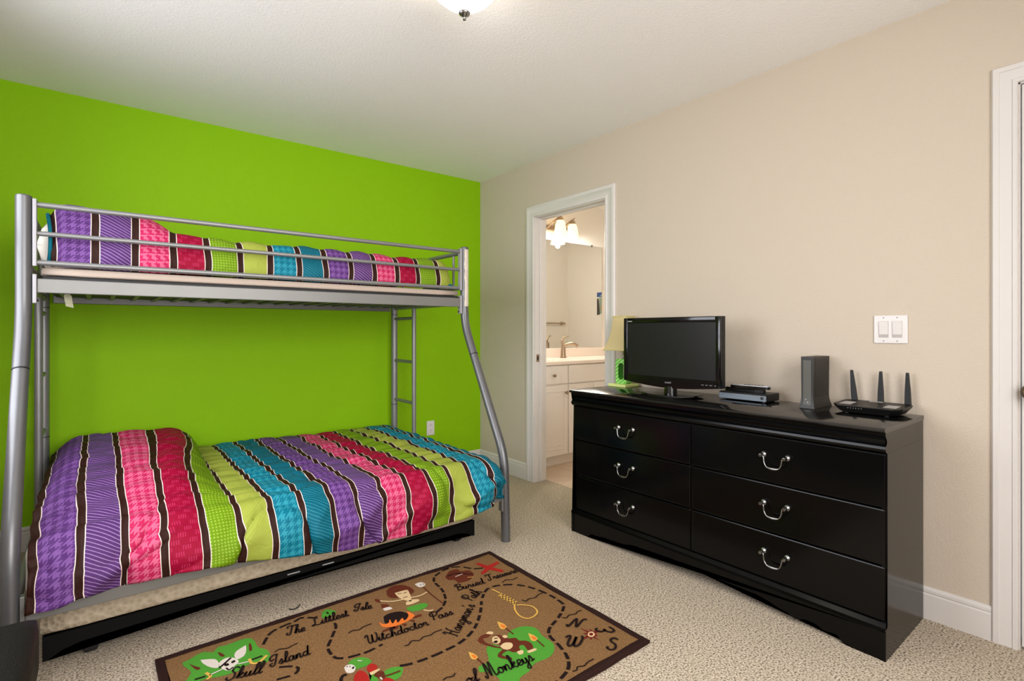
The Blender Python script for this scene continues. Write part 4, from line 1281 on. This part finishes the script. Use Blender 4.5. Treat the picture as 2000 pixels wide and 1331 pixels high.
# router
rt = thing('router', 'low black wireless router with three upright antennas at the dresser end', 'router', (-.13, -2.96, dz))
RC = (-.128, -2.962)
bm = B()
sec = [(.100, .072, .006), (.118, .082, .022), (.122, .088, .031), (.120, .086, .034)]
rings = []
for hy, hx, z in sec:
    ring = []
    for a, b in ((-1, -.55), (-.78, -1), (.78, -1), (1, -.55), (1, .8), (.9, 1), (-.9, 1), (-1, .8)):
        tilt = .007 * (b * .5 + .5) if z > .01 else 0
        ring.append(bm.verts.new((RC[0] + b * hx, RC[1] + a * hy, dz + z + tilt)))
    rings.append(ring)
for i in range(3):
    for q in range(8):
        bm.faces.new((rings[i][q], rings[i][(q + 1) % 8], rings[i + 1][(q + 1) % 8], rings[i + 1][q]))
bm.faces.new(rings[0][::-1]); bm.faces.new(rings[-1])
obj('router_body', bm, 'black_plastic', rt)
def top_z(x): return dz + .0345 + .007 * ((x - RC[0]) / .086 * .5 + .5)
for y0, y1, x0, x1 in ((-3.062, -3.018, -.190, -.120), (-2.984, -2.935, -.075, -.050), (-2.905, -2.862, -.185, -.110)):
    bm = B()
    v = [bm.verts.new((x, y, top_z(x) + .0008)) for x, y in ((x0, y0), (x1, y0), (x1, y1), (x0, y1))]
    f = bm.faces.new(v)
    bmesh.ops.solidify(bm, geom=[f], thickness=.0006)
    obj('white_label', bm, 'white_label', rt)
for i in range(6):
    y = -2.905 - i * .0095
    obj('status_light', bx(-.2125, -.2085, y - .0015, y + .0015, dz + .024, dz + .027), 'logo', rt)
for x, y in ((-.18, -2.89), (-.18, -3.03), (-.07, -2.89), (-.07, -3.03)):
    obj('foot', lathe(B(), [(.008, 0), (.008, .008)], (x, y, dz + .0003), seg=12), 'black_rubber', rt)
for y, lean in ((-2.872, .012), (-2.968, 0.0), (-3.062, 0.002)):
    bm = B()
    z0, z1 = dz + .036, dz + .168
    rr = []
    for z, w, t in ((z0, .0105, .0075), (z0 + .05, .0095, .006), (z1 - .004, .0052, .004), (z1, .004, .003)):
        o_ = lean * (z - z0) / (z1 - z0)
        rr.append([bm.verts.new(v) for v in ((-.036 - t, y + o_ - w, z), (-.036 + t, y + o_ - w, z), (-.036 + t, y + o_ + w, z), (-.036 - t, y + o_ + w, z))])
    for i in range(3):
        for q in range(4): bm.faces.new((rr[i][q], rr[i][(q + 1) % 4], rr[i + 1][(q + 1) % 4], rr[i + 1][q]))
    bm.faces.new(rr[0][::-1]); bm.faces.new(rr[-1])
    obj('antenna', bm, 'black_plastic', rt)

# ================================================================== WALL FITTINGS
sw = thing('light_switch', 'white double rocker light switch on the beige wall above the router', 'light switch', (0, -2.993, 1.157))
obj('switch_plate', bx(-.006, -.0005, -3.053, -2.933, 1.098, 1.216, bev=.003), 'switch', sw)
for y in (-3.017, -2.969):
    rk = B()
    box(rk, -.0085, -.005, y - .0165, y + .0165, 1.124, 1.190, bev=.001)
    for v in rk.verts:
        if v.co.x < -.007: v.co.x -= .003 * (v.co.z - 1.157) / .033
    rko = obj('rocker', rk, 'switch', sw)
    obj('rocker_gap', bx(-.0066, -.0056, y - .0178, y + .0178, 1.1225, 1.1915), 'switch_gap', sw)
    for z in (1.108, 1.206):
        obj('screw', lathe(B(), [(.003, 0), (.0025, .001)], (-.006, y, z), '-x', 10), 'logo', sw)
ol = thing('outlet', 'white duplex power outlet low on the green wall behind the bed end', 'outlet', (-.492, 0, .366))
obj('outlet_plate', bx(-.527, -.457, -.006, -.0005, .308, .424, bev=.003), 'switch', ol)
for z in (.345, .388):
    rc = obj('receptacle', bx(-.509, -.475, -.0085, -.0055, z - .016, z + .016, bev=.0012), 'switch', ol)
    for x in (-.498, -.486):
        obj('slot', bx(x - .001, x + .001, -.0090, -.0084, z - .002, z + .007), 'slit', rc)

# ceiling lamp
CLX, CLY = -1.587, -2.167
cl = thing('ceiling_lamp', 'frosted white glass bowl ceiling lamp with silver finial', 'ceiling lamp', (CLX, CLY, H))
obj('ceiling_pan', lathe(B(), [(.10, H), (.155, H - .004), (.160, H - .020), (.150, H - .034), (.10, H - .036)], (CLX, CLY, 0), seg=48), 'nickel', cl, smooth=40)
obj('glass_bowl', lathe(B(), [(.015, 2.300), (.050, 2.305), (.078, 2.319), (.102, 2.340), (.122, 2.365), (.135, 2.390), (.140, 2.404)], (CLX, CLY, 0), seg=48), 'bowl', cl, smooth=60)
obj('finial', lathe(B(), [(0, 2.249), (.005, 2.251), (.0065, 2.256), (.005, 2.261), (.008, 2.264), (.018, 2.270), (.021, 2.276), (.018, 2.284), (.010, 2.290), (.008, 2.302)], (CLX, CLY, 0), seg=28), 'chrome', cl, smooth=50)

# ================================================================== BATHROOM
VX0, VX1, VY0, VY1 = .20, 1.95, -.480, BY1
va_ = thing('vanity', 'white bathroom vanity cabinet with pale countertop seen through the doorway', 'vanity', (1.0, -.23, 0))
obj('cabinet_body', bx(VX0, VX1, VY0, VY1 - .001, .09, .862), 'trim_bath', va_)
obj('toe_kick', bx(VX0 + .01, VX1 - .01, -.433, VY1 - .001, 0, .0895), 'trim_bath', va_)
def knob(par, x, z, y=-.50):
    o = obj('knob', lathe(B(), [(.008, 0), (.006, .004), (.006, .012), (.013, .016), (.015, .022), (.012, .027), (0, .028)], (x, y, z), 'y', 18), 'nickel', par, smooth=40)
    for v in o.data.vertices: v.co.y = (y - wloc(par).y) * 2 - v.co.y
    return o
def front(name, x0, x1, z0, z1, raised):
    o = obj(name, bx(x0 + .003, x1 - .003, -.4985, VY0 - .0005, z0 + .003, z1 - .003, bev=.003), 'trim_bath', va_)
    if raised:
        a, b, c_, d_ = x0 + .055, x1 - .055, z0 + .055, z1 - .055
        bm = B()
        w1 = [bm.verts.new((x, -.4988, z)) for x, z in ((a, c_), (b, c_), (b, d_), (a, d_))]
        w2 = [bm.verts.new((x, -.4925, z)) for x, z in ((a + .008, c_ + .008), (b - .008, c_ + .008), (b - .008, d_ - .008), (a + .008, d_ - .008))]
        w3 = [bm.verts.new((x, -.5010, z)) for x, z in ((a + .032, c_ + .032), (b - .032, c_ + .032), (b - .032, d_ - .032), (a + .032, d_ - .032))]
        w0 = [bm.verts.new((x, -.4988 + .002, z)) for x, z in ((a - .004, c_ - .004), (b + .004, c_ - .004), (b + .004, d_ + .004), (a - .004, d_ + .004))]
        # raised field standing proud of a molded edge
        wm = [bm.verts.new((x, -.5030, z)) for x, z in ((a + .002, c_ + .002), (b - .002, c_ + .002), (b - .002, d_ - .002), (a + .002, d_ - .002))]
        for p, q in ((w0, wm), (wm, w2), (w2, w3)):
            for i in range(4):
                bm.faces.new((p[i], p[(i + 1) % 4], q[(i + 1) % 4], q[i]))
        bm.faces.new(w3)
        obj('raised_panel', bm, 'trim_bath', o)
    return o
for x0, x1 in ((.226, .574), (1.206, 1.56), (1.56, 1.93)):
    d_ = front('drawer', x0, x1, .698, .858, False); knob(d_, (x0 + x1) / 2, .775)
    d_ = front('door', x0, x1, .092, .692, True); knob(d_, x1 - .030, .625)
front('false_front', .580, 1.200, .698, .858, False)
for x0, x1, kx in ((.580, .890, .862), (.890, 1.200, .918)):
    d_ = front('door', x0, x1, .092, .692, True); knob(d_, kx, .625)
obj('countertop', bx(.1155, VX1 + .01, -.512, VY1 - .0005, .8625, .893, bev=.006), 'counter', va_)
obj('backsplash', bx(.1155, VX1 + .01, VY1 - .022, VY1 - .0005, .8935, .980, bev=.003), 'counter', va_)

fa = thing('faucet', 'brushed nickel bathroom faucet with curved lever on the vanity', 'faucet', (.900, -.10, .893))
fX, fY = .900, -.10
obj('faucet_plate', lathe(B(), [(.034, 0), (.034, .004), (.028, .007)], (fX, fY, .893), seg=28), 'nickel', fa, smooth=40)
obj('faucet_body', tube(B(), [(fX, fY, .895), (fX, fY, .93), (fX, fY, .99), (fX, fY, 1.035)], [.028, .025, .022, .021], 24), 'nickel', fa, smooth=40)
obj('spout', tube(B(), smooth_path([(fX + .004, fY - .01, 1.010), (fX + .045, fY - .05, 1.030), (fX + .075, fY - .085, 1.020), (fX + .092, fY - .105, .998)], 6), [.017] * 12 + [.0155] * 7, 16), 'nickel', fa, smooth=40)
obj('lever', tube(B(), smooth_path([(fX - .012, fY + .004, 1.03), (fX - .008, fY + .006, 1.06), (fX + .016, fY, 1.090), (fX + .060, fY - .015, 1.102)], 6), [.013] * 7 + [.009] * 6 + [.006] * 6, 12), 'nickel', fa, smooth=40)

mr = thing('mirror', 'frameless rectangular mirror above the bathroom vanity', 'mirror', (.9, BY1, 1.5))
obj('mirror_glass', bx(.235, 1.575, BY1 - .006, BY1 - .0005, .986, 2.035), 'mirror', mr)
for x in (.50, 1.42):
    obj('mirror_clip', bx(x - .012, x + .012, BY1 - .010, BY1 - .0062, 2.020, 2.045, bev=.002), 'chrome', mr)

vl = thing('vanity_light', 'three-shade nickel vanity light with glowing bell shades above the mirror', 'wall lamp', (.80, BY1, 2.16))
obj('back_bar', bx(.50, 1.12, BY1 - .022, BY1 - .0005, 2.125, 2.175, bev=.006), 'nickel', vl)
for x in (.715, .935):
    lf = [(x - .045, 2.215), (x + .045, 2.205), (x + .018, 2.09), (x + .002, 2.035), (x - .018, 2.10)]
    obj('leaf_plate', prism(B(), lf, XZ_Y, BY1 - .030, BY1 - .022), 'bronze', vl)
for x, fw in ((.60, .11), (.815, .17), (1.035, .11)):
    y = BY1 - fw
    obj('arm', tube(B(), smooth_path([(x - .05, BY1 - .02, 2.13), (x - .04, y + .04, 2.19), (x - .006, y, 2.232), (x + .022, y - .01, 2.252)], 6), [.009] * 7 + [.008] * 6 + [.005] * 6, 10), 'nickel', vl, smooth=40)
    obj('socket_cup', lathe(B(), [(.012, 2.235), (.024, 2.222), (.034, 2.19), (.030, 2.188)], (x, y, 0), seg=20), 'nickel', vl, smooth=40)
    bl = obj('bell_shade', lathe(B(), [(.034, 2.192), (.046, 2.16), (.054, 2.11), (.064, 2.06), (.074, 2.028), (.070, 2.028)], (x, y, 0), seg=28), 'bulb_shade', vl, smooth=50)
    pl = bpy.data.lights.new('vanity_bulb', 'POINT'); pl.energy = 12.0; pl.color = (1.0, .96, .90); pl.shadow_soft_size = .02
    po = bpy.data.objects.new('vanity_bulb', pl); po.location = (x, y, 2.006); C.objects.link(po)

tb = thing('towel_bar', 'nickel towel bar on the far bathroom wall, seen in the mirror', 'towel bar', (2.2, BY0, 1.257))
obj('bar', tube(B(), [(1.93, BY0 + .055, 1.257), (2.50, BY0 + .055, 1.257)], .009, 12), 'nickel', tb, smooth=40)
for x in (1.95, 2.48):
    q = lathe(B(), [(.026, .0005), (.026, .006), (.012, .010), (.010, .050), (.016, .056), (.012, .066)], (x, BY0, 1.257), 'y', 20)
    obj('bar_mount', q, 'nickel', tb, smooth=40)
ps = thing('poster', 'small blue and sand coloured picture on the bathroom wall, seen in the mirror', 'picture', (BX, -.85, 1.37))
obj('picture_board', bx(BX - .006, BX - .0005, -.985, -.700, 1.360, 1.665), 'white_label', ps)
def flat_yz(pts, d):
    bm = B()
    f = bm.faces.new([bm.verts.new((BX - .006 - d, y, z)) for y, z in pts])
    bmesh.ops.triangulate(bm, faces=[f], ngon_method='EAR_CLIP')
    return bm
for nm, c, d, pts in (('printed_sky', (60, 96, 150), .0004, [(-.980, 1.600), (-.705, 1.600), (-.705, 1.660), (-.980, 1.660)]),
                      ('printed_cloud', (170, 190, 205), .0008, [(-.93, 1.615), (-.88, 1.61), (-.80, 1.625), (-.88, 1.64)]),
                      ('printed_rock', (74, 66, 60), .0004, [(-.980, 1.36), (-.925, 1.37), (-.935, 1.47), (-.945, 1.55), (-.955, 1.585), (-.980, 1.575)]),
                      ('printed_water', (150, 172, 150), .0004, [(-.930, 1.38), (-.705, 1.38), (-.705, 1.60), (-.945, 1.595)]),
                      ('printed_figure', (196, 140, 96), .0008, [(-.905, 1.42), (-.875, 1.40), (-.855, 1.45), (-.86, 1.50), (-.885, 1.515), (-.91, 1.48)])):
    M[nm] = mat(nm, c, .6)
    obj(nm, flat_yz(pts, d), nm, ps)
